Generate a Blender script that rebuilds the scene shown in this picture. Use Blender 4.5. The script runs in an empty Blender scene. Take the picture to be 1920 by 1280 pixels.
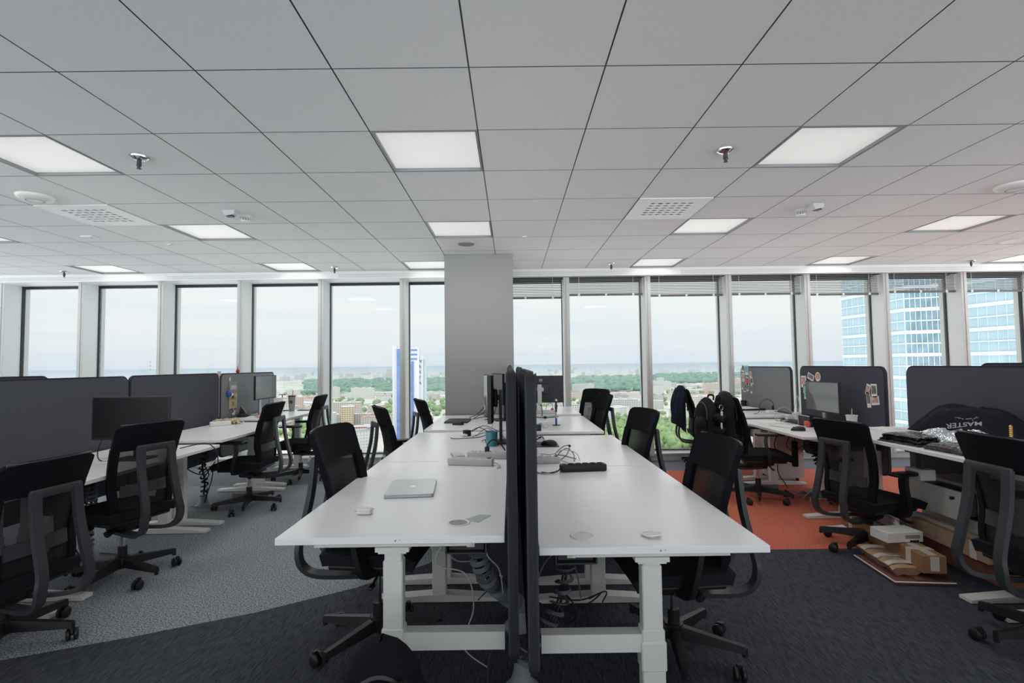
import bpy, bmesh, math, random
from mathutils import Vector, Matrix
S = bpy.context.scene
COL = S.collection
PI = math.pi
rnd = random.Random(7)

# ------------------------------------------------------------------ camera
EYE = 1.36
cam_d = bpy.data.cameras.new('camera'); cam = bpy.data.objects.new('camera', cam_d); COL.objects.link(cam)
cam_d.lens = 18.0; cam_d.sensor_width = 36.0; cam_d.sensor_fit = 'HORIZONTAL'
cam_d.clip_start = 0.05; cam_d.clip_end = 60000
_R = Matrix.Rotation(-0.00229, 3, 'Z') @ Matrix.Rotation(0.04525, 3, 'X') @ Matrix.Rotation(0.01232, 3, 'Y')
_r, _f, _u = _R.col[0].copy(), _R.col[1].copy(), _R.col[2].copy()
cam.matrix_world = Matrix(((_r.x, _u.x, -_f.x, 0), (_r.y, _u.y, -_f.y, 0), (_r.z, _u.z, -_f.z, EYE), (0, 0, 0, 1)))
S.camera = cam

# ------------------------------------------------------------------ view and render behaviour
S.view_settings.view_transform = 'Standard'; S.view_settings.look = 'None'
S.view_settings.exposure = 0.0; S.view_settings.gamma = 1.0; S.view_settings.use_curve_mapping = False
cy = S.cycles
cy.use_denoising = True
cy.max_bounces = 8; cy.diffuse_bounces = 4; cy.glossy_bounces = 4; cy.transmission_bounces = 4
cy.transparent_max_bounces = 24; cy.volume_bounces = 1
cy.caustics_reflective = False; cy.caustics_refractive = False
cy.sample_clamp_indirect = 6.0
cy.use_light_tree = True

# ------------------------------------------------------------------ sky (bright overcast)
W = bpy.data.worlds.new('overcast_sky'); S.world = W; W.use_nodes = True
nt = W.node_tree; nt.nodes.clear()
def N(t, k, **kw):
    n = t.nodes.new(k)
    for a, b in kw.items():
        setattr(n, a, b)
    return n
def ramp(t, pts, interp='LINEAR'):
    n = N(t, 'ShaderNodeValToRGB'); cr = n.color_ramp; cr.interpolation = interp
    while len(cr.elements) < len(pts): cr.elements.new(0.5)
    for e, (p, c) in zip(cr.elements, pts):
        e.position = p; e.color = tuple(c) + ((1,) if len(c) == 3 else ())
    return n
def lin(c):
    return tuple(((x / 255) / 12.92 if x / 255 <= 0.04045 else ((x / 255 + 0.055) / 1.055) ** 2.4) for x in c[:3])
tc = N(nt, 'ShaderNodeTexCoord'); sep = N(nt, 'ShaderNodeSeparateXYZ'); nt.links.new(tc.outputs['Generated'], sep.inputs[0])
half = N(nt, 'ShaderNodeMath', operation='MULTIPLY_ADD'); half.inputs[1].default_value = 0.5; half.inputs[2].default_value = 0.5
nt.links.new(sep.outputs['Z'], half.inputs[0])
SIDE_FILL = 4.4
rz = ramp(nt, [(0.0, (0.5, 0.52, 0.55)), (0.47, (0.75, 0.78, 0.82)), (0.5, lin((226, 234, 241))), (0.52, lin((238, 243, 245))), (0.56, lin((248, 250, 249))), (0.62, lin((252, 253, 251))), (1.0, (2.3, 2.35, 2.4))])
nt.links.new(half.outputs[0], rz.inputs[0])
mp = N(nt, 'ShaderNodeMapping'); mp.inputs['Scale'].default_value = (2.2, 2.2, 26.0); nt.links.new(tc.outputs['Generated'], mp.inputs[0])
nz = N(nt, 'ShaderNodeTexNoise'); nz.inputs['Scale'].default_value = 1.3; nz.inputs['Detail'].default_value = 4.0; nt.links.new(mp.outputs[0], nz.inputs['Vector'])
rc = ramp(nt, [(0.3, (0.93, 0.965, 1.0)), (0.55, (1.0, 1.0, 1.0)), (0.72, (1.045, 1.02, 0.985))])
nt.links.new(nz.outputs['Fac'], rc.inputs[0])
mx = N(nt, 'ShaderNodeMix', data_type='RGBA', blend_type='MULTIPLY'); mx.inputs['Factor'].default_value = 1.0
nt.links.new(rz.outputs[0], mx.inputs['A']); nt.links.new(rc.outputs[0], mx.inputs['B'])
# sky strength raised behind and beside the viewer, added as fill for the room
south = N(nt, 'ShaderNodeMapRange', interpolation_type='SMOOTHSTEP')
south.inputs['From Min'].default_value = 0.55; south.inputs['From Max'].default_value = -0.25
south.inputs['To Min'].default_value = 1.0; south.inputs['To Max'].default_value = 1.25
nt.links.new(sep.outputs['Y'], south.inputs['Value'])
# background below the horizon brightened on the unseen sides, added to lift the ceiling
low = N(nt, 'ShaderNodeMapRange'); low.inputs['From Min'].default_value = 0.02; low.inputs['From Max'].default_value = -0.04
low.inputs['To Min'].default_value = 0.0; low.inputs['To Max'].default_value = SIDE_FILL
nt.links.new(sep.outputs['Z'], low.inputs['Value'])
gm = N(nt, 'ShaderNodeMath', operation='MULTIPLY_ADD'); gm.inputs[2].default_value = 1.0
sg = N(nt, 'ShaderNodeMapRange', interpolation_type='SMOOTHSTEP'); sg.inputs['From Min'].default_value = 0.6; sg.inputs['From Max'].default_value = 0.1; nt.links.new(sep.outputs['Y'], sg.inputs['Value'])
nt.links.new(sg.outputs[0], gm.inputs[0]); nt.links.new(low.outputs[0], gm.inputs[1])
tot = N(nt, 'ShaderNodeMath', operation='MULTIPLY'); nt.links.new(south.outputs[0], tot.inputs[0]); nt.links.new(gm.outputs[0], tot.inputs[1])
bg = N(nt, 'ShaderNodeBackground'); nt.links.new(mx.outputs['Result'], bg.inputs['Color']); nt.links.new(tot.outputs[0], bg.inputs['Strength'])
wo = N(nt, 'ShaderNodeOutputWorld'); nt.links.new(bg.outputs[0], wo.inputs['Surface'])
W.cycles.sampling_method = 'MANUAL'; W.cycles.sample_map_resolution = 512

# daylight portals in the glazing of the four sides
def portal(name, loc, rot, sx, sy):
    l = bpy.data.lights.new(name, 'AREA'); l.shape = 'RECTANGLE'; l.size = sx; l.size_y = sy
    l.cycles.is_portal = True
    o = bpy.data.objects.new(name, l); COL.objects.link(o); o.location = loc; o.rotation_euler = rot
portal('daylight_north', (0, 7.45, 1.35), (-PI / 2, 0, 0), 19.4, 2.5)
portal('daylight_south', (0, -4.65, 1.35), (PI / 2, 0, 0), 19.4, 2.5)
portal('daylight_west', (-9.7, 1.4, 1.35), (PI / 2, 0, -PI / 2), 12.0, 2.5)
portal('daylight_east', (9.7, 1.4, 1.35), (PI / 2, 0, PI / 2), 12.0, 2.5)
LAMP = 7.5     # watts of each ceiling panel's own lamp

# ------------------------------------------------------------------ object helpers
def tag(o, label=None, cat=None, group=None, kind=None):
    if label: o['label'] = label
    if cat: o['category'] = cat
    if group: o['group'] = group
    if kind: o['kind'] = kind
    return o
def thing(name, label, cat, loc=(0, 0, 0), rz=0.0, group=None):
    o = bpy.data.objects.new(name, None); COL.objects.link(o); o.empty_display_size = 0.1
    o.location = loc; o.rotation_euler = (0, 0, rz)
    return tag(o, label, cat, group)
def kids(o):
    return [c for c in o.children]
def dup(o, loc=None, rz=None, label=None, group=None, parent=None):
    c = o.copy(); COL.objects.link(c)
    if parent is not None:
        c.parent = parent
    if loc is not None: c.location = loc
    if rz is not None: c.rotation_euler = (0, 0, rz)
    if label: c['label'] = label
    if group: c['group'] = group
    for ch in kids(o):
        dup(ch, parent=c)
    return c
def T(x=0, y=0, z=0, rx=0, ry=0, rz=0):
    return Matrix.Translation((x, y, z)) @ Matrix.Rotation(rz, 4, 'Z') @ Matrix.Rotation(ry, 4, 'Y') @ Matrix.Rotation(rx, 4, 'X')

class MB:
    """collects shapes into one mesh"""
    def __init__(s): s.v = []; s.f = []; s.m = []; s.cur = 0; s.M = None
    def add(s, vs, fs, M=None):
        b = len(s.v)
        for p in vs:
            p = Vector(p)
            if M is not None: p = M @ p
            if s.M is not None: p = s.M @ p
            s.v.append(tuple(p))
        for f in fs:
            s.f.append([i + b for i in f]); s.m.append(s.cur)
        return s
    def box(s, c, d, M=None):
        x, y, z = c; a, b, e = d[0] / 2, d[1] / 2, d[2] / 2
        vs = [(x - a, y - b, z - e), (x + a, y - b, z - e), (x + a, y + b, z - e), (x - a, y + b, z - e), (x - a, y - b, z + e), (x + a, y - b, z + e), (x + a, y + b, z + e), (x - a, y + b, z + e)]
        return s.add(vs, [(3, 2, 1, 0), (4, 5, 6, 7), (0, 1, 5, 4), (1, 2, 6, 5), (2, 3, 7, 6), (3, 0, 4, 7)], M)
    def bm(s, b, M=None):
        b.verts.ensure_lookup_table()
        for i, v in enumerate(b.verts): v.index = i
        s.add([v.co.copy() for v in b.verts], [[v.index for v in f.verts] for f in b.faces], M); b.free(); return s
    def rbox(s, c, d, r=0.01, seg=2, M=None, taper=None):
        b = bmesh.new(); bmesh.ops.create_cube(b, size=1.0)
        for v in b.verts:
            k = 1.0
            if taper and v.co.z < 0: k = taper
            v.co = Vector((c[0] + v.co.x * d[0] * k, c[1] + v.co.y * d[1] * k, c[2] + v.co.z * d[2]))
        r = min(r, min(d) * 0.49)
        bmesh.ops.bevel(b, geom=list(b.edges) + list(b.verts), offset=r, segments=seg, profile=0.5, affect='EDGES', clamp_overlap=True)
        return s.bm(b, M)
    def cyl(s, p0, p1, r0, r1=None, n=16, M=None, cap=True):
        r1 = r0 if r1 is None else r1
        p0 = Vector(p0); p1 = Vector(p1); d = (p1 - p0).normalized()
        a = d.orthogonal().normalized(); b = d.cross(a)
        vs = []
        for p, r in ((p0, r0), (p1, r1)):
            for i in range(n):
                t = 2 * PI * i / n; vs.append(p + a * (r * math.cos(t)) + b * (r * math.sin(t)))
        fs = [(i, (i + 1) % n, n + (i + 1) % n, n + i) for i in range(n)]
        if cap: fs += [tuple(range(n - 1, -1, -1)), tuple(range(n, 2 * n))]
        return s.add(vs, fs, M)
    def lathe(s, prof, n=24, M=None, cap=True):
        vs = []; fs = []
        for r, z in prof:
            for i in range(n):
                t = 2 * PI * i / n; vs.append((r * math.cos(t), r * math.sin(t), z))
        for k in range(len(prof) - 1):
            for i in range(n):
                j = (i + 1) % n; fs.append((k * n + i, k * n + j, (k + 1) * n + j, (k + 1) * n + i))
        if cap and prof[0][0] > 1e-6: fs.append(tuple(range(n - 1, -1, -1)))
        if cap and prof[-1][0] > 1e-6: fs.append(tuple(range((len(prof) - 1) * n, len(prof) * n)))
        return s.add(vs, fs, M)
    def tube(s, pts, r, n=8, closed=False, M=None, sq=None):
        """round tube through pts, or a w x h strap when sq=(w,h)"""
        pts = [Vector(p) for p in pts]; L = len(pts); vs = []; fs = []
        up = None
        for i, p in enumerate(pts):
            if closed: d = pts[(i + 1) % L] - pts[i - 1]
            else: d = pts[min(i + 1, L - 1)] - pts[max(i - 1, 0)]
            d.normalize()
            if up is None:
                up = Vector((0, 0, 1)) if abs(d.z) < 0.9 else Vector((0, 1, 0))
            a = d.cross(up)
            if a.length < 1e-5: a = d.orthogonal()
            a.normalize(); up = a.cross(d).normalized()
            rr = r[i] if isinstance(r, (list, tuple)) else r
            if sq:
                w, h = sq[0] / 2, sq[1] / 2
                for (e, g) in ((-w, -h), (w, -h), (w, h), (-w, h)): vs.append(p + a * e + up * g)
            else:
                for k in range(n):
                    t = 2 * PI * k / n; vs.append(p + a * (rr * math.cos(t)) + up * (rr * math.sin(t)))
        m = 4 if sq else n
        for i in range(L if closed else L - 1):
            j = (i + 1) % L
            for k in range(m):
                q = (k + 1) % m; fs.append((i * m + k, i * m + q, j * m + q, j * m + k))
        if not closed: fs += [tuple(range(m - 1, -1, -1)), tuple(range((L - 1) * m, L * m))]
        return s.add(vs, fs, M)
    def sheet(s, fn, nu, nv, th=0.0, M=None):
        P = [[Vector(fn(i / nu, j / nv)) for i in range(nu + 1)] for j in range(nv + 1)]
        w = nu + 1; vs = [p for row in P for p in row]; fs = []
        for j in range(nv):
            for i in range(nu): fs.append((j * w + i, j * w + i + 1, (j + 1) * w + i + 1, (j + 1) * w + i))
        if th:
            n0 = len(vs); back = []
            for j in range(nv + 1):
                for i in range(nu + 1):
                    a = P[j][min(i + 1, nu)] - P[j][max(i - 1, 0)]; b = P[min(j + 1, nv)][i] - P[max(j - 1, 0)][i]
                    nn = a.cross(b)
                    if nn.length > 1e-9: nn.normalize()
                    back.append(P[j][i] - nn * th)
            vs += back
            fs += [tuple(n0 + k for k in reversed(f)) for f in list(fs)]
            ring = [i for i in range(w)] + [j * w + nu for j in range(1, nv + 1)] + [nv * w + i for i in range(nu - 1, -1, -1)] + [j * w for j in range(nv - 1, 0, -1)]
            for k in range(len(ring)):
                a, b = ring[k], ring[(k + 1) % len(ring)]
                fs.append((b, a, n0 + a, n0 + b))
        return s.add(vs, fs, M)
    def prism(s, poly, z0, z1, M=None):
        n = len(poly); vs = [(x, y, z0) for x, y in poly] + [(x, y, z1) for x, y in poly]
        fs = [tuple(range(n - 1, -1, -1)), tuple(range(n, 2 * n))] + [(i, (i + 1) % n, n + (i + 1) % n, n + i) for i in range(n)]
        return s.add(vs, fs, M)
    def build(s, name, mats, parent=None, smooth=40, loc=None):
        me = bpy.data.meshes.new(name); me.from_pydata(s.v, [], s.f)
        mats = mats if isinstance(mats, (list, tuple)) else [mats]
        for m in mats: me.materials.append(m)
        if len(mats) > 1: me.polygons.foreach_set('material_index', s.m)
        b = bmesh.new(); b.from_mesh(me); bmesh.ops.recalc_face_normals(b, faces=b.faces); b.to_mesh(me); b.free()
        if smooth:
            me.polygons.foreach_set('use_smooth', [True] * len(me.polygons))
            me.set_sharp_from_angle(angle=math.radians(smooth))
        me.update()
        o = bpy.data.objects.new(name, me); COL.objects.link(o)
        if parent is not None: o.parent = parent
        if loc is not None: o.location = loc
        return o
def struct(o, kind='structure'):
    o['kind'] = kind; return o
def rrect(w, h, r, seg=6, cx=0, cy=0, only_top=False):
    pts = []
    for (sx, sy, a0) in ((1, 1, 0), (-1, 1, 90), (-1, -1, 180), (1, -1, 270)):
        if only_top and sy < 0:
            pts.append((cx + sx * w / 2, cy + sy * h / 2)); continue
        for k in range(seg + 1):
            t = math.radians(a0 + 90 * k / seg)
            pts.append((cx + sx * (w / 2 - r) + r * math.cos(t), cy + sy * (h / 2 - r) + r * math.sin(t)))
    return pts
def smooth_path(pts, sub=6):
    """Catmull-Rom through the points"""
    P = [Vector(p) for p in pts]; out = []
    for i in range(len(P) - 1):
        p0 = P[max(i - 1, 0)]; p1 = P[i]; p2 = P[i + 1]; p3 = P[min(i + 2, len(P) - 1)]
        for k in range(sub):
            t = k / sub
            out.append(0.5 * ((2 * p1) + (p2 - p0) * t + (2 * p0 - 5 * p1 + 4 * p2 - p3) * t * t + (3 * p1 - p0 - 3 * p2 + p3) * t ** 3))
    out.append(P[-1]); return out

# ------------------------------------------------------------------ materials
def mat(name, rgb, rough=0.5, metal=0.0, spec=0.5, noise=None, bump=None, emit=None, coat=0.0, sheen=0.0, trans=0.0):
    m = bpy.data.materials.new(name); m.use_nodes = True; t = m.node_tree; p = t.nodes['Principled BSDF']
    c = lin(rgb) + (1,)
    p.inputs['Base Color'].default_value = c; p.inputs['Roughness'].default_value = rough; p.inputs['Metallic'].default_value = metal
    p.inputs['Specular IOR Level'].default_value = spec; p.inputs['Coat Weight'].default_value = coat
    p.inputs['Transmission Weight'].default_value = trans
    if sheen: p.inputs['Sheen Weight'].default_value = sheen
    if noise or bump:
        tcn = N(t, 'ShaderNodeTexCoord')
    if noise:
        sc, amt = noise[0], noise[1]
        nn = N(t, 'ShaderNodeTexNoise'); nn.inputs['Scale'].default_value = sc; nn.inputs['Detail'].default_value = 3
        t.links.new(tcn.outputs['Object'], nn.inputs['Vector'])
        r = ramp(t, [(0.3, [x * (1 - amt) for x in c[:3]]), (0.7, [min(1, x * (1 + amt)) for x in c[:3]])])
        t.links.new(nn.outputs['Fac'], r.inputs[0]); t.links.new(r.outputs[0], p.inputs['Base Color'])
    if bump:
        nb = N(t, 'ShaderNodeTexNoise'); nb.inputs['Scale'].default_value = bump[0]; nb.inputs['Detail'].default_value = 2
        t.links.new(tcn.outputs['Object'], nb.inputs['Vector'])
        bb = N(t, 'ShaderNodeBump'); bb.inputs['Strength'].default_value = bump[1]; bb.inputs['Distance'].default_value = bump[2] if len(bump) > 2 else 0.002
        t.links.new(nb.outputs['Fac'], bb.inputs['Height']); t.links.new(bb.outputs[0], p.inputs['Normal'])
    if emit:
        p.inputs['Emission Color'].default_value = lin(emit[0]) + (1,); p.inputs['Emission Strength'].default_value = emit[1]
    return m
def see_through(name, rgb, alpha, rough=0.6):
    m = mat(name, rgb, rough); t = m.node_tree; p = t.nodes['Principled BSDF']; p.inputs['Alpha'].default_value = alpha
    return m
def glass(name, tint, refl=1.0):
    m = bpy.data.materials.new(name); m.use_nodes = True; t = m.node_tree; t.nodes.clear()
    a = N(t, 'ShaderNodeBsdfTransparent'); a.inputs[0].default_value = tint + (1,)
    g = N(t, 'ShaderNodeBsdfGlossy'); g.inputs['Roughness'].default_value = 0.02
    fr = N(t, 'ShaderNodeFresnel'); fr.inputs['IOR'].default_value = 1.3
    mm = N(t, 'ShaderNodeMath', operation='MULTIPLY'); mm.inputs[1].default_value = refl; t.links.new(fr.outputs[0], mm.inputs[0])
    s_ = N(t, 'ShaderNodeMixShader'); t.links.new(mm.outputs[0], s_.inputs[0]); t.links.new(a.outputs[0], s_.inputs[1]); t.links.new(g.outputs[0], s_.inputs[2])
    o = N(t, 'ShaderNodeOutputMaterial'); t.links.new(s_.outputs[0], o.inputs['Surface'])
    return m
def carpet(name, c0, c1, kind, rough=0.95):
    m = mat(name, c0, rough, spec=0.15); t = m.node_tree; p = t.nodes['Principled BSDF']
    tcn = N(t, 'ShaderNodeTexCoord'); mpn = N(t, 'ShaderNodeMapping'); t.links.new(tcn.outputs['Object'], mpn.inputs[0])
    nn = N(t, 'ShaderNodeTexNoise'); nn.inputs['Detail'].default_value = 3; t.links.new(mpn.outputs[0], nn.inputs['Vector'])
    if kind == 'lines':
        mpn.inputs['Rotation'].default_value = (0, 0, math.radians(-28)); mpn.inputs['Scale'].default_value = (190, 14, 1); nn.inputs['Scale'].default_value = 1.0
    else:
        nn.inputs['Scale'].default_value = 120.0
    r = ramp(t, [(0.34 if kind == 'lines' else 0.42, lin(c0)), (0.66 if kind == 'lines' else 0.58, lin(c1))]); t.links.new(nn.outputs['Fac'], r.inputs[0]); t.links.new(r.outputs[0], p.inputs['Base Color'])
    bb = N(t, 'ShaderNodeBump'); bb.inputs['Strength'].default_value = 0.35; bb.inputs['Distance'].default_value = 0.002
    t.links.new(nn.outputs['Fac'], bb.inputs['Height']); t.links.new(bb.outputs[0], p.inputs['Normal'])
    return m
m_tile = mat('ceiling_tile', (243, 243, 241), 0.9, spec=0.2, noise=(60, 0.02))
m_grid = mat('ceiling_grid_metal', (104, 106, 107), 0.5)
m_white = mat('white_painted_metal', (222, 223, 220), 0.45)
m_frame = mat('window_frame_grey', (205, 206, 202), 0.5)
m_reveal = mat('window_reveal_white', (232, 234, 232), 0.45)
m_gasket = mat('dark_gasket', (28, 32, 40), 0.5)
m_wallp = mat('column_paint', (152, 152, 151), 0.85, spec=0.2, bump=(40, 0.05))
m_desk = mat('white_laminate', (241, 241, 242), 0.27, spec=0.45, noise=(8, 0.01))
m_edge = mat('desk_edge', (214, 213, 209), 0.5)
m_leg = mat('desk_leg_white', (218, 218, 214), 0.45)
m_felt = mat('divider_fabric', (76, 78, 86), 0.95, spec=0.15, noise=(180, 0.12), bump=(300, 0.3))
m_feltk = mat('divider_edge_trim', (42, 44, 50), 0.75, spec=0.3)
m_black = mat('black_plastic', (22, 23, 26), 0.45)
m_blackfab = mat('black_fabric', (20, 21, 26), 0.92, spec=0.15, bump=(400, 0.25))
m_seatfab = mat('seat_fabric', (34, 35, 40), 0.95, spec=0.15, bump=(400, 0.25))
m_strut = mat('dark_grey_frame', (64, 66, 70), 0.42, metal=0.25)
m_mesh = see_through('chair_mesh', (16, 17, 22), 0.62, 0.8)
_t = m_mesh.node_tree; _p = _t.nodes['Principled BSDF']; _p.inputs['Alpha'].default_value = 1.0; _o = _t.nodes['Material Output']      # a woven net closes up when seen edge-on
_lw = N(_t, 'ShaderNodeLayerWeight'); _lw.inputs['Blend'].default_value = 0.5
_mr = N(_t, 'ShaderNodeMath', operation='MULTIPLY_ADD'); _mr.use_clamp = True; _mr.inputs[1].default_value = 0.5; _mr.inputs[2].default_value = 0.72; _t.links.new(_lw.outputs['Facing'], _mr.inputs[0])
_tr = N(_t, 'ShaderNodeBsdfTransparent'); _ms = N(_t, 'ShaderNodeMixShader'); _t.links.new(_mr.outputs[0], _ms.inputs[0]); _t.links.new(_tr.outputs[0], _ms.inputs[1]); _t.links.new(_p.outputs[0], _ms.inputs[2]); _t.links.new(_ms.outputs[0], _o.inputs['Surface'])
m_chrome = mat('chrome', (200, 200, 202), 0.18, metal=1.0)
m_darkgrey = mat('dark_grey_plastic', (58, 60, 64), 0.5)
m_grey = mat('grey_plastic', (140, 142, 144), 0.5)
m_lgrey = mat('light_grey_plastic', (196, 197, 196), 0.45)
m_offwhite = mat('off_white_plastic', (228, 227, 222), 0.4)
m_alu = mat('aluminium', (188, 190, 193), 0.32, metal=0.85)
m_screen = mat('screen_glass', (14, 15, 19), 0.42, spec=0.3)
m_glare_screen = mat('screen_painted_glare', (74, 76, 82), 0.3, spec=1.0, coat=1.0)  # grey base has part of the window reflection painted in
m_cable_w = mat('white_cable', (190, 191, 190), 0.5)
m_cable_k = mat('black_cable', (18, 18, 21), 0.5)
m_cable_g = mat('grey_cable', (120, 123, 128), 0.5)
m_hose = mat('grey_hose', (104, 108, 116), 0.5); m_bell = mat('grey_bell', (124, 128, 134), 0.5)
m_card = mat('cardboard', (150, 112, 82), 0.85, spec=0.2, noise=(9, 0.1), bump=(120, 0.1))
m_card2 = mat('brown_wrapping', (165, 135, 108), 0.6, noise=(14, 0.15), bump=(30, 0.4, 0.01))
m_tape = mat('clear_packing_tape', (205, 196, 184), 0.2, spec=0.7)
m_paper = mat('white_paper', (232, 231, 226), 0.8)
m_red = mat('red_plastic', (186, 40, 44), 0.5)
m_redm = mat('rocker_red', (150, 30, 34), 0.4)
m_teal = mat('teal_ceramic', (70, 138, 146), 0.35)
m_pane = glass('window_glass', (0.97, 0.985, 0.985), 0.4)
m_blind = mat('blind_slat', (158, 157, 152), 0.5)
m_blindk = mat('blind_bottom_rail', (104, 102, 98), 0.5)
m_panel = mat('lamp_diffuser', (240, 240, 236), 0.5, emit=((255, 254, 250), 0.40))
m_cream = mat('cabinet_white', (222, 218, 212), 0.5)
m_cabside = mat('cabinet_side_grey', (176, 170, 168), 0.55)
m_tan = mat('tan_card', (206, 186, 148), 0.8)
m_blue = mat('blue_plastic', (44, 78, 170), 0.4)
m_pink = mat('pink_plastic', (214, 170, 158), 0.5)
m_yellow = mat('yellow_paper', (214, 190, 96), 0.7)
m_foil = mat('crinkled_plastic_bag', (200, 208, 214), 0.12, metal=0.55, bump=(22, 1.0, 0.03))
m_clear = see_through('clear_film', (206, 226, 222), 0.55, 0.15)
m_cup = see_through('frosted_cup', (230, 232, 232), 0.82, 0.3)
# ------------------------------------------------------------------ the city below (the room is on a high floor)
ZG = -96.0
def win_mat(name, walls, glassc, floor_h=3.1, bay=3.0, fw=0.55, fh=0.5, rough=0.8, obj_random=True):
    """wall with a grid of windows, laid out in the wall's own metres"""
    m = bpy.data.materials.new(name); m.use_nodes = True; t = m.node_tree; p = t.nodes['Principled BSDF']; p.inputs['Roughness'].default_value = rough
    p.inputs['Specular IOR Level'].default_value = 0.2
    tcn = N(t, 'ShaderNodeTexCoord'); sp = N(t, 'ShaderNodeSeparateXYZ'); t.links.new(tcn.outputs['Object'], sp.inputs[0])
    ad = N(t, 'ShaderNodeMath', operation='ADD'); t.links.new(sp.outputs['X'], ad.inputs[0]); t.links.new(sp.outputs['Y'], ad.inputs[1])
    def stripe(src, period, frac):
        a = N(t, 'ShaderNodeMath', operation='DIVIDE'); a.inputs[1].default_value = period; t.links.new(src, a.inputs[0])
        b = N(t, 'ShaderNodeMath', operation='FRACT'); t.links.new(a.outputs[0], b.inputs[0])
        c = N(t, 'ShaderNodeMath', operation='LESS_THAN'); c.inputs[1].default_value = frac; t.links.new(b.outputs[0], c.inputs[0]); return c.outputs[0]
    mu = N(t, 'ShaderNodeMath', operation='MULTIPLY'); t.links.new(stripe(ad.outputs[0], bay, fw), mu.inputs[0]); t.links.new(stripe(sp.outputs['Z'], floor_h, fh), mu.inputs[1])
    oi = N(t, 'ShaderNodeObjectInfo'); n = len(walls)
    r = ramp(t, [(k / n, lin(c)) for k, c in enumerate(walls)], 'CONSTANT'); t.links.new(oi.outputs['Random'], r.inputs[0])
    mi = N(t, 'ShaderNodeMix', data_type='RGBA'); mi.inputs['B'].default_value = lin(glassc) + (1,)
    t.links.new(mu.outputs[0], mi.inputs['Factor']); t.links.new(r.outputs[0], mi.inputs['A']); t.links.new(mi.outputs['Result'], p.inputs['Base Color'])
    return m
pale = [(210, 206, 198), (219, 217, 210), (202, 191, 179), (191, 183, 175), (214, 210, 206), (206, 183, 169), (196, 196, 196), (220, 219, 214)]
m_city = win_mat('city_wall_pale', pale, (125, 129, 136), 3.2, 4.0, .5, .42)
m_hall = win_mat('city_wall_hall', [(219, 217, 212), (208, 202, 193), (222, 220, 219)], (170, 170, 170), 9, 6, .6, .3)
m_roof = mat('flat_roof_pale', (206, 203, 200), 0.9, noise=(.05, .08)); m_roof2 = mat('flat_roof_grey', (155, 156, 160), 0.9, noise=(.05, .08)); m_tileroof = mat('red_tile_roof', (202, 144, 127), 0.9, noise=(.08, .1))
m_wood1 = mat('woodland_foliage', (98, 136, 107), 0.9, noise=(.06, .22), bump=(.4, 1.0, 2.0)); m_wood2 = mat('park_foliage', (125, 150, 100), 0.9, noise=(.06, .22), bump=(.4, 1.0, 2.0))
# ground
gm_ = mat('city_ground', (181, 188, 165), 0.95); t_ = gm_.node_tree; p_ = t_.nodes['Principled BSDF']
tcn = N(t_, 'ShaderNodeTexCoord'); nn = N(t_, 'ShaderNodeTexNoise'); nn.inputs['Scale'].default_value = .006; nn.inputs['Detail'].default_value = 9; nn.inputs['Roughness'].default_value = .68
t_.links.new(tcn.outputs['Object'], nn.inputs['Vector'])
r_ = ramp(t_, [(0.30, lin((110, 138, 107))), (0.40, lin((141, 158, 127))), (0.44, lin((196, 188, 172))), (0.57, lin((177, 175, 169))), (0.66, lin((210, 206, 196)))]); t_.links.new(nn.outputs['Fac'], r_.inputs[0]); t_.links.new(r_.outputs[0], p_.inputs['Base Color'])
gr = MB(); gr.add([(-40000, 440, ZG), (40000, 440, ZG), (40000, 34000, ZG), (-40000, 34000, ZG)], [(0, 1, 2, 3)])
gr.cur = 1; gr.add([(-900, 12, ZG), (900, 12, ZG), (900, 440, ZG), (-900, 440, ZG)], [(0, 1, 2, 3)])      # near-white ground out of view, added to bounce daylight onto the ceiling
struct(gr.build('ground', [gm_, mat('bounce_ground', (250, 250, 248), .9)], smooth=0))

protos = {}
def block_mesh(w, d, h, wall, roof, extra=True):
    key = (w, d, h, wall.name, roof.name)
    if key in protos: return protos[key]
    b = MB(); b.cur = 0; b.box((0, 0, h / 2), (w, d, h))
    b.cur = 1; b.box((0, 0, h + .25), (w + .6, d + .6, .5))
    if extra:
        for s_ in (-.3, .05, .3): b.cur = 0; b.box((s_ * w, .1 * d * (1 if s_ > 0 else -1), h + 1.6), (w * .08 + 2, min(d * .3, 6), 2.4))
    me = b.build('city_block', [wall, roof], smooth=0)
    protos[key] = me.data; bpy.data.objects.remove(me); return protos[key]
def put(me, name, label, cat, x, y, rz, group=None, z=ZG):
    o = bpy.data.objects.new(name, me); COL.objects.link(o); o.location = (x, y, z); o.rotation_euler = (0, 0, rz); tag(o, label, cat, group); return o
kinds = [((70, 14, 32), m_city, m_roof), ((46, 13, 30), m_city, m_roof2), ((90, 13, 17), m_city, m_roof), ((40, 24, 14), m_city, m_roof2), ((110, 45, 11), m_hall, m_roof), ((60, 40, 10), m_hall, m_roof), ((24, 18, 34), m_city, m_roof), ((55, 14, 15), m_city, m_tileroof), ((34, 14, 13), m_city, m_tileroof), ((26, 20, 46), m_city, m_roof)]
def rand_block(x, y, k, label, group, fac=1.0):
    (w, d, h), a, b = kinds[k]
    put(block_mesh(w, d, h, a, b), 'city_building', label, 'building', x, y, rnd.choice((0, 0, .3, -.35, PI / 2 + .2, .12, -.15)), group)
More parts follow.
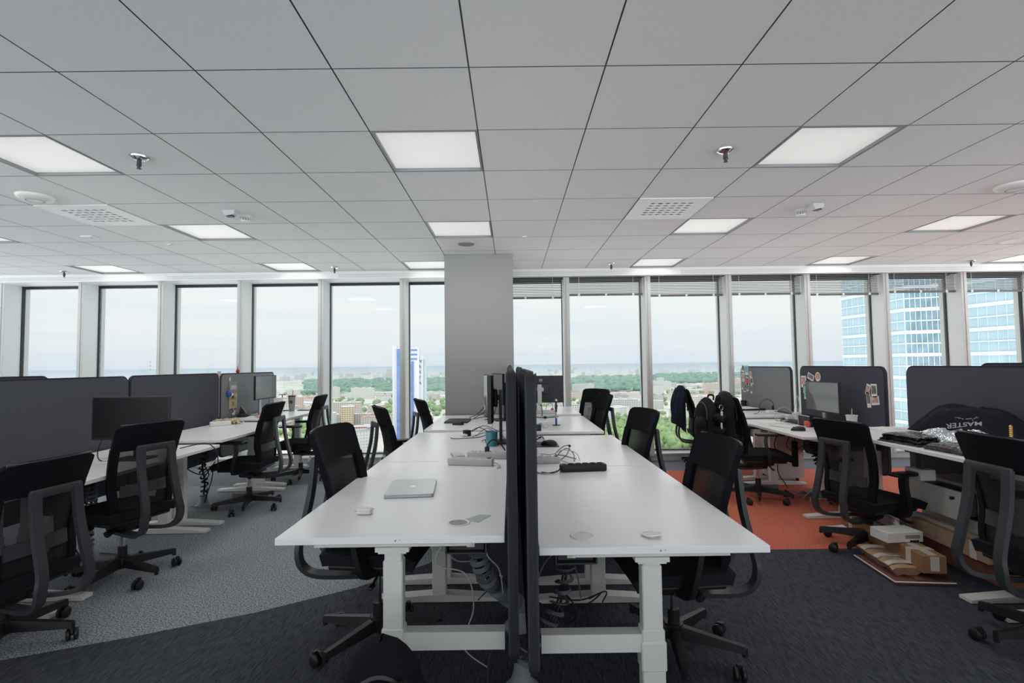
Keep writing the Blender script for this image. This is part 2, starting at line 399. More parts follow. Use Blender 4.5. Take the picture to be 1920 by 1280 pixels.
# depth bands: near roofs, the middle town, white estates far off
woods = []
def in_wood(x, y):
    r = x / y
    if 1750 < y < 3600 and (-.40 < r < -.08 or -.02 < r < .28): return True
    if 2300 < y < 4200 and .28 <= r < .55: return True
    if 1000 < y < 1450 and -.36 < r < -.10: return True
    if 560 < y < 820 and .16 < r < .46: return True
    return False
n_b = 0
for (y0, y1, cnt, ks, lab, grp) in ((820, 1300, 54, (1, 2, 3, 7, 8, 0), 'low pale block in the nearer part of the city below', 'nearer city blocks'),
                                    (1250, 2100, 112, (0, 1, 2, 3, 4, 5, 7, 8), 'pale block in the middle of the city view', 'middle city blocks'),
                                    (3600, 6200, 95, (0, 0, 1, 4, 6, 9, 2), 'white estate block beyond the woods', 'estate blocks beyond the woods'),
                                    (6200, 12000, 38, (0, 0, 4, 6, 9, 9), 'tiny pale block on the hazy horizon', 'blocks on the horizon')):
    tries = 0; c_ = 0
    while c_ < cnt and tries < 4000:
        tries += 1
        y = y0 * (y1 / y0) ** rnd.random(); x = y * rnd.uniform(-.52, .74)
        if in_wood(x, y) or abs(x / y + .19) < .035 and y < 620: continue
        rand_block(x, y, rnd.choice(ks), lab, grp); c_ += 1; n_b += 1
# clumps of trees: nobody could count them
def canopy(name, label, m, spots, stuff=True):
    b = MB(); ico = bmesh.new(); bmesh.ops.create_icosphere(ico, subdivisions=1, radius=1.0); ico.verts.ensure_lookup_table()
    iv = [v.co.copy() for v in ico.verts]; jf = [[v.index for v in f.verts] for f in ico.faces]; ico.free()
    for (x, y, r, h) in spots:
        vs = []
        for v in iv:
            k = rnd.uniform(.8, 1.2); vs.append((x + v.x * r * k, y + v.y * r * k, ZG + h * .55 + v.z * h * .5 * k))
        b.add(vs, jf)
    o = b.build(name, m, smooth=80); tag(o, label, 'trees'); o['kind'] = 'stuff'
sp_far, sp_near, sp_mix = [], [], []
for _ in range(2600):
    y = 1750 * (4200 / 1750) ** rnd.random(); x = y * rnd.uniform(-.5, .62)
    if in_wood(x, y): sp_far.append((x, y, rnd.uniform(14, 26), rnd.uniform(15, 22)))
for _ in range(900):
    y = rnd.uniform(560, 820); x = y * rnd.uniform(.15, .47)
    if in_wood(x, y): sp_near.append((x, y, rnd.uniform(3.5, 7.5), rnd.uniform(8, 15)))
for _ in range(2400):
    y = 640 * (2000 / 640) ** rnd.random(); x = y * rnd.uniform(-.5, .7)
    if in_wood(x, y) or rnd.random() < .4: sp_mix.append((x, y, rnd.uniform(4, 9), rnd.uniform(8, 14)))
canopy('woodland', 'blue-green belt of woods across the middle of the city view', m_wood1, sp_far)
canopy('park_trees', 'yellow-green park trees low in the windows right of the column', m_wood2, sp_near)
canopy('street_trees', 'green trees scattered between the city blocks', m_wood2, sp_mix)

# blue and white office tower left of the column
m_tw = mat('tower_white_cladding', (188, 191, 195), 0.5); m_tb = mat('tower_blue_glass', (84, 110, 160), 0.25, noise=(.25, .25)); m_tg = mat('tower_grey_glass', (170, 186, 192), 0.3)
bt = thing('office_tower', 'tall blue and white office tower left of the column', 'building', (-106, 536, ZG), math.radians(9))
p = MB(); p.box((-1.5, 0, 58), (23, 22, 116)); p.box((9, 2, 54), (10, 20, 108)); p.box((14.5, 6, 52), (5, 14, 104)); p.box((-15.0, 2, 59), (4.4, 20, 118)); p.build('tower_body', m_tw, bt, smooth=0)
p = MB(); p.box((-10.6, -11.0, 66), (4.0, .8, 98)); p.build('blue_strip', m_tb, bt, smooth=0)
p = MB(); p.box((.2, -11.3, 60), (8.4, 1.2, 84))
for k in range(28): p.box((.2, -11.95, 20 + 3 * k), (8.5, .1, .35))
p.build('blue_glazing', m_tb, bt, smooth=0)
p = MB()
for z in (106, 110.5, 115): p.box((1.5, -11.2, z - 1.5), (13, .7, 1.8))
p.build('crown_windows', m_tb, bt, smooth=0)
p = MB(); p.box((16.0, -1.2, 60), (3.0, .6, 88)); p.build('side_glazing', m_tg, bt, smooth=0)
p = MB(); p.cyl((-8, 0, 116), (-8, 0, 124), .35, n=6); p.tube([(-8, 0, 121), (-5.5, 0, 118)], .4, 6); p.lathe([(0, 0), (2.0, .6), (0, 1.2)], 12, T(-6.6, 0, 118)); p.build('roof_antenna', m_grey, bt)
for k, ch in enumerate('WARTA'):
    cu = bpy.data.curves.new('sign_letter', 'FONT'); cu.body = ch; cu.size = 4.6; cu.extrude = .15; cu.align_x = 'CENTER'
    tmp = bpy.data.objects.new('tmp', cu); COL.objects.link(tmp); bpy.context.view_layer.update()
    me = bpy.data.meshes.new_from_object(tmp); bpy.data.objects.remove(tmp); me.materials.clear(); me.materials.append(m_gasket)
    o = bpy.data.objects.new('sign_letter', me); COL.objects.link(o); o.parent = bt; o.location = (10.6, -8.2, 100.5 - 5.6 * k); o.rotation_euler = (PI / 2, 0, 0)
p = MB(); p.box((4, -16, 9), (34, 12, 18)); p.build('podium', m_tw, bt, smooth=0)

# glass tower on the right: chamfered corner, white floor bands and mullions over blue glass
m_gt = mat('glass_tower_pane', (106, 132, 142), 0.12, spec=0.6, noise=(.35, .28)); m_gt2 = mat('glass_tower_pale_pane', (152, 174, 182), 0.15, spec=0.6, noise=(.2, .06)); m_band = mat('glass_tower_band', (190, 198, 202), 0.5)
gt = thing('glass_tower', 'tall glass office tower with white floor bands seen through the right windows', 'building', (0, 0, 0))
foot = [(114.5, 176), (116, 150), (127.2, 144.2), (131.5, 121), (136, 92), (185, 92), (185, 176)]
z0, z1 = ZG, 46.0; fh = 3.3
p = MB()
for k in (1, 3): 
    a, b = foot[k], foot[k + 1] if k + 1 < len(foot) else foot[0]
def wall_quad(mb, a, b): mb.add([(a[0], a[1], z0), (b[0], b[1], z0), (b[0], b[1], z1), (a[0], a[1], z1)], [(0, 1, 2, 3)])
wall_quad(p, foot[1], foot[2]); wall_quad(p, foot[4], foot[5]); wall_quad(p, foot[5], foot[6]); wall_quad(p, foot[6], foot[0]); p.build('corner_glazing', m_gt, gt, smooth=0)
p = MB(); wall_quad(p, foot[0], foot[1]); wall_quad(p, foot[2], foot[3]); wall_quad(p, foot[3], foot[4]); p.build('side_glazing', m_gt2, gt, smooth=0)
bd = MB(); ml = MB()
for (a, b, step) in ((foot[0], foot[1], 2.6), (foot[1], foot[2], 1.28), (foot[2], foot[3], 2.3), (foot[3], foot[4], 2.3)):
    d = Vector((b[0] - a[0], b[1] - a[1], 0)); L = d.length; ang = math.atan2(d.y, d.x); M_ = T(a[0], a[1], 0, rz=ang); nrm = -1
    k = 0; z = -50.0
    while z < z1:
        hb = 1.0 if k % 2 == 0 else .35
        bd.box((L / 2, -.12, z), (L + .2, .4, hb), M_); z += fh; k += 1
    n = max(1, round(L / step))
    for i in range(n + 1): ml.box((L * i / n, -.08, (z1 - 50) / 2), (.16 if step < 2 else .10, .3, z1 + 50), M_)
bd.build('floor_bands', m_band, gt, smooth=0); ml.build('mullions', m_band, gt, smooth=0)

# single buildings one can pick out near the foot of the view
def apart(name, label, px, Y, w, d, h, rz, wall, roofm, zt=0, bays=None):
    t = thing(name, label, 'building', (px * Y, Y, ZG), rz)
    p = MB(); p.box((0, 0, h / 2), (w, d, h)); p.build('walls', wall, t, smooth=0)
    p = MB(); p.box((0, 0, h + .3), (w + .8, d + .8, .6)); p.box((w * .2, 0, h + 1.5), (w * .2, d * .4, 2.4)); p.build('roof', roofm, t, smooth=0)
    q = MB()
    nb = bays or max(2, int(w / 3.4)); nf = max(2, int(h / 3.2))
    for s_ in (-1, 1):
        for i in range(nb):
            for k in range(nf): q.box((-w / 2 + w * (i + .5) / nb, s_ * d / 2, 1.8 + k * h / nf), (w / nb * .55, .3, 1.5))
    nd = max(1, int(d / 3.4))
    for s_ in (-1, 1):
        for i in range(nd):
            for k in range(nf): q.box((s_ * w / 2, -d / 2 + d * (i + .5) / nd, 1.8 + k * h / nf), (.3, d / nd * .55, 1.5))
    q.build('windows', m_tg if wall is not m_beige else m_winb, t, smooth=0)
m_beige = mat('beige_render', (207, 191, 163), 0.9); m_winb = mat('brown_windows', (132, 112, 98), 0.6); m_rose = mat('rose_render', (198, 172, 158), 0.9); m_redfr = mat('red_brick_render', (179, 102, 95), 0.9); m_wht = mat('white_render', (212, 211, 207), 0.9); m_bluegr = mat('blue_grey_render', (181, 191, 197), 0.9)
apart('apartment_block', 'beige apartment block with brown windows, left of the edge-on chair', -.318, 860, 19, 24, 31, .25, m_beige, m_roof)
apart('apartment_block', 'pale grey-blue apartment block at the left edge of the city view', -.355, 800, 20, 16, 26, .15, m_bluegr, m_roof)
apart('apartment_block', 'rose apartment block behind the edge-on chair', -.262, 900, 26, 16, 30, -.1, m_rose, m_roof)
apart('red_fronted_house', 'low red-fronted house in front of the rose block', -.292, 745, 40, 12, 11, .12, m_redfr, m_roof)
apart('apartment_block', 'white apartment block with a grey roof low behind the near left chair', -.285, 575, 24, 16, 27, .55, m_wht, m_roof2)
apart('apartment_block', 'pale house with a grey roof at the sill behind the near left chair', -.262, 500, 26, 14, 12, .55, m_rose, m_roof2)
apart('red_slab_block', 'narrow red slab block at the left edge of the city view', -.372, 1150, 14, 14, 30, 0, m_redfr, m_roof)
apart('office_block', 'long pale office block with banded windows right of the column', .195, 905, 62, 24, 20, .55, m_wht, m_roof, bays=2)
apart('office_block', 'pale rose end building beside the banded office block', .148, 900, 16, 18, 22, .5, m_rose, m_roof)
apart('office_block', 'white office block behind the backpack chair', .345, 880, 66, 20, 19, -.25, m_wht, m_roof)
apart('long_hall', 'long hall with a reddish roof above the jacket chair', .355, 1330, 150, 16, 15, -.12, m_wht, m_tileroof)
apart('twin_tower_block', 'left of two white tower blocks beyond the jacket chair', .262, 2050, 26, 20, 36, 0, m_wht, m_roof)
apart('twin_tower_block', 'right of two white tower blocks beyond the jacket chair', .290, 2080, 26, 20, 37, 0, m_wht, m_roof)
for k, (pxx, Y) in enumerate(((-.357, 4300), (-.298, 4250), (-.238, 4300))):
    apart('estate_tower', ('leftmost', 'middle', 'rightmost')[k] + ' of three white towers standing on the woods left of the blue tower', pxx, Y, 44, 20, 70, .3, m_beige if k != 1 else m_wht, m_roof)
# striped chimneys and a mast on the far left
for k, px_ in enumerate((-.703, )):
    t = thing('striped_chimney', 'banded chimney on the far left horizon', 'chimney', (px_ * 7000, 7000, ZG)); 
    for i in range(8):
        p = MB(); p.cyl((0, 0, i * 26), (0, 0, i * 26 + 26), 7 - .35 * i, n=10); p.build('chimney_band', m_roof2 if i % 2 else m_wht, t)
t = thing('chimney', 'thin pale chimney right of the banded one, far left', 'chimney', (-.675 * 7000, 7000, ZG)); p = MB(); p.cyl((0, 0, 0), (0, 0, 215), 5, 3, 10); p.build('shaft', m_roof2, t)
# summer haze lying over the ground outside
hz = bpy.data.materials.new('summer_haze'); hz.use_nodes = True; t_ = hz.node_tree; t_.nodes.clear()
vs_ = N(t_, 'ShaderNodeVolumeScatter'); vs_.inputs['Color'].default_value = HZC = (.46, .54, .63, 1); vs_.inputs['Density'].default_value = HAZE = 1.0 / 6000; vs_.inputs['Anisotropy'].default_value = 0.0
va_ = N(t_, 'ShaderNodeVolumeAbsorption'); va_.inputs['Color'].default_value = HZC; va_.inputs['Density'].default_value = HAZE; ad_ = N(t_, 'ShaderNodeAddShader'); t_.links.new(vs_.outputs[0], ad_.inputs[0]); t_.links.new(va_.outputs[0], ad_.inputs[1])
oo = N(t_, 'ShaderNodeOutputMaterial'); t_.links.new(ad_.outputs[0], oo.inputs['Volume'])
hb = MB(); hb.box((0, 17240, (ZG - 1 - 4) / 2), (70000, 33500, -4 - ZG + 1)); o = hb.build('haze', hz, smooth=0); tag(o, 'pale summer haze over the city', 'haze', kind='stuff')
# ------------------------------------------------------------------ room shell
H = 2.664                     # ceiling height
GX, GY, TS = -0.170, 2.189, 0.6
XW, YN, YB = 9.6, 7.38, -4.6   # side glazing, north glass plane, south glazing
def tilex(i): return GX + TS * i
def tiley(j): return GY + TS * j

m_c_dark = carpet('carpet_charcoal', (44, 47, 56), (80, 83, 92), 'lines')
m_c_grey = carpet('carpet_grey', (90, 94, 102), (166, 170, 175), 'speck')
m_c_org = carpet('carpet_orange', (174, 92, 72), (212, 122, 100), 'speck')
m_c_win = carpet('carpet_window_strip', (98, 102, 110), (128, 132, 138), 'speck')
curve = [(-9.6, 0.4), (-6.0, 1.15), (-4.0, 1.78), (-3.0, 2.22), (-2.42, 2.48), (-1.96, 2.67), (-1.44, 2.92), (-0.99, 3.21), (-0.78, 3.40), (-0.6, 3.58), (-0.35, 3.9), (-0.15, 4.3), (0.0, 4.9), (0.05, 6.52)]
fl = MB()
fl.cur = 0
low = [(-9.6, -4.6), (9.6, -4.6), (9.6, 3.78), (0.95, 3.77), (0.95, 6.52)] + curve[::-1]
fl.add([(x, y, 0) for x, y in low], [tuple(range(len(low)))])
fl.cur = 1
up = [(-9.6, 6.0)] + curve[:-1] + [(0.04, 6.0)]
fl.add([(x, y, 0) for x, y in up], [tuple(range(len(up)))])
fl.cur = 2
fl.add([(0.95, 3.77, 0), (9.6, 3.78, 0), (9.6, 6.45, 0), (0.95, 6.56, 0)], [(0, 1, 2, 3)])
fl.cur = 3
win = [(-9.6, 6.0), (0.04, 6.0), (0.05, 6.52), (0.95, 6.52), (0.95, 6.56), (9.6, 6.45), (9.6, 7.5), (-9.6, 7.5)]
fl.add([(x, y, 0) for x, y in win], [tuple(range(len(win)))])
fl.cur = 0
fl.add([(-9.8, -4.8, -0.02), (9.8, -4.8, -0.02), (9.8, 7.6, -0.02), (-9.8, 7.6, -0.02), (-9.8, -4.8, -0.3), (9.8, -4.8, -0.3), (9.8, 7.6, -0.3), (-9.8, 7.6, -0.3)],
       [(0, 1, 2, 3), (7, 6, 5, 4), (0, 4, 5, 1), (1, 5, 6, 2), (2, 6, 7, 3), (3, 7, 4, 0)])
struct(fl.build('floor', [m_c_dark, m_c_grey, m_c_org, m_c_win], smooth=0))

LAMPS = [(-5, 1), (-1, 1), (3, 1), (-9, 4), (-5, 4), (-1, 4), (3, 4), (7, 4), (-9, 7), (-5, 7), (-2, 7), (3, 7), (7, 7), (11, 7)]
LAMPS_BACK = [(-9, -2), (-5, -2), (-1, -2), (3, -2), (7, -2), (-5, -5), (-1, -5), (3, -5), (-9, 1), (7, 1)]
VENTS = [(-6, 3), (2, 3)]
holes = set(LAMPS + VENTS)
ce = MB()
g = 0.0035; hh = 0.006
for i in range(-16, 17):
    for j in range(-12, 9):
        if (i, j) in holes: continue
        x0, x1 = max(tilex(i), -XW), min(tilex(i + 1), XW); y0, y1 = max(tiley(j), YB), min(tiley(j + 1), 6.95)
        if x1 - x0 < 0.02 or y1 - y0 < 0.02: continue
        ce.cur = 0
        a = [(x0 + g, y0 + g, H), (x1 - g, y0 + g, H), (x1 - g, y1 - g, H), (x0 + g, y1 - g, H)]
        b = [(x0 + g, y0 + g, H + hh), (x1 - g, y0 + g, H + hh), (x1 - g, y1 - g, H + hh), (x0 + g, y1 - g, H + hh)]
        ce.add(a, [(3, 2, 1, 0)]); ce.cur = 1; ce.add(a + b, [(0, 1, 5, 4), (1, 2, 6, 5), (2, 3, 7, 6), (3, 0, 4, 7)])
ce.cur = 1
for i in range(-16, 17):
    for j in range(-12, 9):
        if (i, j) in holes: continue
        ce.add([(tilex(i), tiley(j), H + .006), (tilex(i + 1), tiley(j), H + .006), (tilex(i + 1), tiley(j + 1), H + .006), (tilex(i), tiley(j + 1), H + .006)], [(3, 2, 1, 0)])
ce.cur = 0
ce.box((0, 1.4, H + 0.28), (20.2, 12.9, 0.1))
struct(ce.build('ceiling', [m_tile, m_grid], smooth=0))

# bulkhead over the windows, with a perforated strip in its underside
bh = MB(); bh.box((0, 7.005, 2.66), (19.4, 0.11, 0.194)); bh.box((-4.98, 7.305, 2.66), (9.24, 0.49, 0.186)); bh.box((4.62, 7.305, 2.70), (9.96, 0.49, 0.11))
b_ = struct(bh.build('trim_1', m_reveal, smooth=0))
pf = MB()
for k in range(-480, 481):
    for r_ in range(3):
        if (k // 24) % 5 == 4: continue
        x = k * 0.0195 + (0.009 if r_ % 2 else 0)
        pf.cyl((x, 6.9495, 2.585 + r_ * 0.018), (x, 6.951, 2.585 + r_ * 0.018), 0.0045, n=6)
o = pf.build('perforation', m_grid, b_, smooth=0)
sl = MB(); sl.box((0, 7.3, 0.045), (19.4, 0.20, 0.09)); sl.rbox((0, 7.29, 0.095), (19.4, 0.24, 0.02), 0.004)
struct(sl.build('trim_2', m_frame, smooth=30))

# north facade: one window between each pair of mullions
MX = [-9.27, -8.17, -7.078, -5.974, -4.869, -3.762, -2.640, -1.502, -0.36, 0.785, 1.918, 3.052, 4.149, 5.251, 6.342, 7.44, 8.54, 9.6]
def window(n, x0, x1):
    w = bpy.data.objects.new('window_%d' % n, None); COL.objects.link(w); w.location = ((x0 + x1) / 2, YN, 0); struct(w)
    hw = (x1 - x0) / 2; b0, b1 = 0.115, 2.56
    f = MB()
    for s_ in (-1, 1): f.box((s_ * (hw - 0.037), 0, (b0 + b1) / 2), (0.022, 0.05, b1 - b0))
    f.box((0, 0, b1 - 0.014), (2 * hw - 0.08, 0.05, 0.03)); f.box((0, 0, b1 + .05), (2 * hw - 0.05, 0.06, 0.11)); f.box((0, 0, b0 + 0.008), (2 * hw - 0.08, 0.05, 0.016))
    f.build('gasket_frame', m_gasket, w, smooth=0)
    gl = MB(); gl.box((0, 0.01, (b0 + b1) / 2), (2 * hw - 0.1, 0.012, b1 - b0 - 0.05)); gl.build('glass_pane', m_pane, w, smooth=0)
    mu = MB(); c = -hw
    mu.cur = 0; mu.box((c, -0.278, 1.33), (0.078, 0.006, 2.48)); mu.box((c, -0.285, 1.33), (0.012, 0.012, 2.48))
    mu.cur = 1; mu.box((c, -0.125, 1.33), (0.0775, 0.30, 2.48)); mu.cur = 0; mu.box((c, 0.06, 1.33), (0.07, 0.1, 2.6))
    mu.build('mullion', [m_frame, m_reveal], w, smooth=0)
for n in range(len(MX) - 1): window(n + 1, MX[n], MX[n + 1])
# glazed sides and back of the storey, unseen, opened up to add fill daylight
def glazed(name, p0, p1):
    d = Vector((p1[0] - p0[0], p1[1] - p0[1], 0)); L = d.length; ang = math.atan2(d.y, d.x)
    w = MB(); w.M = T(p0[0], p0[1], 0, rz=ang)
    w.box((L / 2, 0, 0.05), (L, 0.2, 0.1)); w.box((L / 2, 0, 2.63), (L, 0.2, 0.14))
    k = int(L / 1.35)
    for i in range(k + 1): w.box((L * i / k, 0, 1.33), (0.08, 0.2, 2.5))
    struct(w.build(name, m_reveal, smooth=0))
glazed('wall_left', (-XW, YB), (-XW, 7.3)); glazed('wall_right', (XW, 7.3), (XW, YB)); glazed('wall_back', (XW, YB), (-XW, YB))

# column
co = MB(); co.rbox((-0.37, 6.40, H / 2), (0.805, 0.84, H - 0.002), 0.006, 1); struct(co.build('column', m_wallp, smooth=30))

# ------------------------------------------------------------------ ceiling fittings
def lamp_proto():
    t = thing('ceiling_lamp', 'x', 'ceiling lamp', (0, 0, H), 0, 'square ceiling lamps')
    f = MB(); e = 0.2975
    for (a, b, c, d) in ((-e, -e, e, -e + 0.014), (-e, e - 0.014, e, e), (-e, -e + .014, -e + 0.014, e - .014), (e - 0.014, -e + .014, e, e - .014)):
        f.box(((a + c) / 2, (b + d) / 2, 0.014), (c - a, d - b, 0.032))
    f.box((0, 0, 0.06), (0.58, 0.58, 0.06))
    f.build('lamp_frame', m_grey, t, smooth=0)
    d = MB(); d.box((0, 0, 0.022), (0.568, 0.568, 0.008)); d.build('diffuser', m_panel, t, smooth=0)
    l = bpy.data.lights.new('panel_light', 'AREA'); l.shape = 'SQUARE'; l.size = 0.5; l.energy = LAMP; l.color = (1, 0.98, 0.95)
    lo = bpy.data.objects.new('panel_light', l); COL.objects.link(lo); lo.location = (0, 0, -0.004); lo.parent = t
    return t
LL = {(-5, 1): 'large square ceiling lamp at the left edge, behind the sprinkler', (-1, 1): 'large square ceiling lamp over the centre desks, nearest of the middle row', (3, 1): 'large square ceiling lamp right of the right-hand sprinkler',
      (-9, 4): 'square ceiling lamp just showing at the left edge below the perforated vent', (-5, 4): 'square ceiling lamp right of the left perforated vent', (-1, 4): 'square ceiling lamp in front of the column, beside the round speaker', (3, 4): 'square ceiling lamp touching the right perforated vent', (7, 4): 'square ceiling lamp below the right-hand round dome',
      (-9, 7): 'slim far ceiling lamp over the leftmost windows', (-5, 7): 'slim far ceiling lamp over the windows left of the small sprinkler', (-2, 7): 'slim far ceiling lamp cut off by the column', (3, 7): 'slim far ceiling lamp just right of a small sprinkler, over blinds', (7, 7): 'slim far ceiling lamp over the blinds, second from the right', (11, 7): 'slim far ceiling lamp at the right edge over the last blind'}
lp = lamp_proto()
dim = [c for c in lp.children if c.type == 'LIGHT'][0].data.copy(); dim.energy = LAMP * 0.25
for k, ij in enumerate(LAMPS):
    o = lp if k == 0 else dup(lp)
    o.location = (tilex(ij[0]) + 0.3, tiley(ij[1]) + (0.3 if ij[1] < 7 else 0.25), H); o['label'] = LL[ij]
    if ij[1] == 7:                      # window row turned down to avoid hot spots on the bulkhead
        for c in o.children:
            if c.type == 'LIGHT': c.data = dim

m_ventw = mat('vent_white', (250, 250, 248), .45)
def vent(i, j, label):
    t = thing('air_vent', label, 'air vent', (tilex(i) + .3, tiley(j) + .3, H), 0, 'perforated ceiling vents')
    p = MB(); e = 0.292
    # plate with 36 real openings: a grid of square cells each with a round hole
    n = 6; cell = 0.062; o0 = -n * cell / 2; R0 = 0.0268
    for a in range(n):
        for b in range(n):
            cx, cy = o0 + cell * (a + .5), o0 + cell * (b + .5); K = 16; vs = []; h_ = cell / 2
            for q in range(K):
                th = 2 * PI * q / K; c_, s_ = math.cos(th), math.sin(th); m_ = max(abs(c_), abs(s_))
                vs.append((cx + c_ * h_ / m_, cy + s_ * h_ / m_, 0))
            for zz in (0, 0.012):
                vs += [(cx + R0 * math.cos(2 * PI * q / K), cy + R0 * math.sin(2 * PI * q / K), zz) for q in range(K)]
            p.add(vs, [(q, (q + 1) % K, K + (q + 1) % K, K + q) for q in range(K)] + [(K + q, K + (q + 1) % K, 2 * K + (q + 1) % K, 2 * K + q) for q in range(K)])
    i_ = -o0
    for (a, b, c, d) in ((-e, -e, e, -i_), (-e, i_, e, e), (-e, -i_, -i_, i_), (i_, -i_, e, i_)):
        p.add([(a, b, 0), (c, b, 0), (c, d, 0), (a, d, 0)], [(3, 2, 1, 0)])
    for (a, b, c, d) in ((-e, -e, e, -e), (e, -e, e, e), (e, e, -e, e), (-e, e, -e, -e)):
        p.add([(a, b, 0), (c, d, 0), (c, d, .02), (a, b, .02)], [(0, 1, 2, 3)])
    p.build('perforated_plate', m_ventw, t, smooth=0, loc=(0, 0, -0.006))
    q = MB()
    for (c_, d_) in (((0, 0, .26), (.52, .52, .02)), ((-.25, 0, .135), (.01, .5, .25)), ((.25, 0, .135), (.01, .5, .25)), ((0, -.25, .135), (.5, .01, .25)), ((0, .25, .135), (.5, .01, .25))): q.box(c_, d_)
    q.build('duct_box', m_blackfab, t, smooth=0)
    q = MB(); q.box((0.06, 0.10, 0.05), (0.24, 0.14, 0.004)); q.build('damper_plate', m_grey, t, smooth=0)
vent(-6, 3, 'square white ceiling vent with round holes, on the left'); vent(2, 3, 'square white ceiling vent with round holes, on the right')

def sprinkler(x, y, label, s=1.0):
    t = thing('sprinkler', label, 'sprinkler', (x, y, H), 0, 'chrome ceiling sprinklers')
    p = MB(); p.lathe([(0.0, 0), (0.052, 0), (0.05, -.008), (0.03, -.02), (0.022, -.022), (0, -.022)], 24); p.build('escutcheon', m_chrome, t)
    b = MB(); b.cyl((0, 0, -.02), (0, 0, -.05), 0.013, n=10); b.cyl((0, 0, -.05), (0, 0, -.066), .007, n=8)
    for a in (-1, 1): b.tube([(a * .012, 0, -.04), (a * .014, 0, -.055), (0, 0, -.072)], .003, 6)
    b.cyl((0, 0, -.072), (0, 0, -.075), .013, n=12); b.build('spray_head', m_darkgrey, t)
for x, y, l in ((-2.271, 3.098, 'chrome sprinkler beside the large lamp on the left'), (1.335, 3.094, 'chrome sprinkler in front of the large lamp on the right'),
                (-5.9, 6.74, 'small far sprinkler near the leftmost windows'), (-2.3, 6.67, 'small far sprinkler left of the column'), (1.325, 6.64, 'small far sprinkler right of the column, over the blinds'), (6.13, 6.74, 'small far sprinkler at the right, over the last blinds')):
    sprinkler(x, y, l)
def detector(x, y, bx, by, l1, l2):
    t = thing('smoke_detector', l1, 'smoke detector', (x, y, H), 0, 'smoke detectors')
    p = MB(); p.lathe([(0, 0), (.056, 0), (.056, -.018), (.05, -.024), (.036, -.03), (0, -.03)], 24); p.build('detector_base', m_lgrey, t)
    p = MB(); p.lathe([(0, -.052), (.026, -.052), (.034, -.044), (.034, -.04), (0, -.04)], 20)
    for k in range(10):
        a = 2 * PI * k / 10; p.box((.031 * math.cos(a), .031 * math.sin(a), -.036), (.007, .007, .014))
    p.build('sensor_cage', m_offwhite, t); p = MB(); p.cyl((0, 0, -.03), (0, 0, -.041), .022, n=14); p.build('sensor_core', m_black, t)
    t = thing('motion_sensor', l2, 'sensor', (bx, by, H), 0.1, 'box sensors')
    p = MB(); p.prism([(-.05, 0), (.05, 0), (.045, -.035), (-.03, -.05)], -.03, .03, T(rx=PI / 2)); p.build('sensor_box', m_lgrey, t, smooth=20)
    p = MB(); p.box((.005, 0, -.044), (.05, .05, .012)); p.build('sensor_lens', m_black, t, smooth=0)
detector(-2.27, 4.354, -2.32, 4.2, 'round white smoke detector on the left ceiling', 'small white box sensor beside the left smoke detector')
detector(2.521, 4.371, 2.56, 4.21, 'round white smoke detector on the right ceiling', 'small white box sensor beside the right smoke detector')
def dome(x, y, r, h, label, name='wireless_access_point', m=None, cat='access point', grp='round ceiling domes'):
    t = thing(name, label, cat, (x, y, H), 0, grp)
    p = MB(); p.lathe([(0, 0), (r, 0), (r, -.008), (r * .92, -h * .6), (r * .6, -h), (0, -h * 1.02)], 36); p.build('housing', m or m_offwhite, t, smooth=60)
    p = MB(); p.lathe([(r * .42, -h * 1.0), (r * .46, -h * 1.04), (r * .5, -h * 1.0)], 36, cap=False); p.build('light_ring', m_grey, t, smooth=60)
dome(-3.55, 3.79, .115, .035, 'round white dome on the ceiling above the left desks')
dome(3.82, 3.80, .125, .035, 'round white dome on the ceiling at the right edge')
def disc(x, y, r, label, m, name, cat, rim=None):
    t = thing(name, label, cat, (x, y, H)); p = MB(); p.lathe([(0, 0), (r, 0), (r * .98, -.006), (r * .9, -.008), (r * .88, -.006), (0, -.007)], 36); p.build('grille', m, t)
    p = MB(); p.lathe([(r * .97, 0), (r * 1.04, 0), (r * 1.03, -.007), (r * .98, -.008)], 36, cap=False); p.build('rim', rim or m, t)
disc(-0.468, 5.456, .085, 'round grey ceiling speaker in front of the column', m_grey, 'ceiling_speaker', 'speaker')
disc(5.62, 5.60, .16, 'round white ceiling disc at the right edge, below the dome', m_tile, 'ceiling_speaker', 'speaker', m_offwhite)
def plate(x, y, sx, sy, label, led=False):
    t = thing('ceiling_plate', label, 'ceiling plate', (x, y, H)); p = MB(); p.rbox((0, 0, -.006), (sx, sy, .012), .004); p.build('cover', m_offwhite, t)
    p = MB(); p.cyl((.02 * (1 if sx > .08 else .4), 0, -.011), (.02 * (1 if sx > .08 else .4), 0, -.0135), .008, n=10); p.build('pinhole_lens', m_darkgrey, t)
plate(-4.107, 4.964, .11, .09, 'small white square plate on the ceiling at the left'); plate(-3.551, 5.301, .05, .035, 'tiny white plate on the ceiling, left of the left smoke detector lamp'); plate(0.15, 5.164, .045, .03, 'tiny white plate on the ceiling, right of the column')

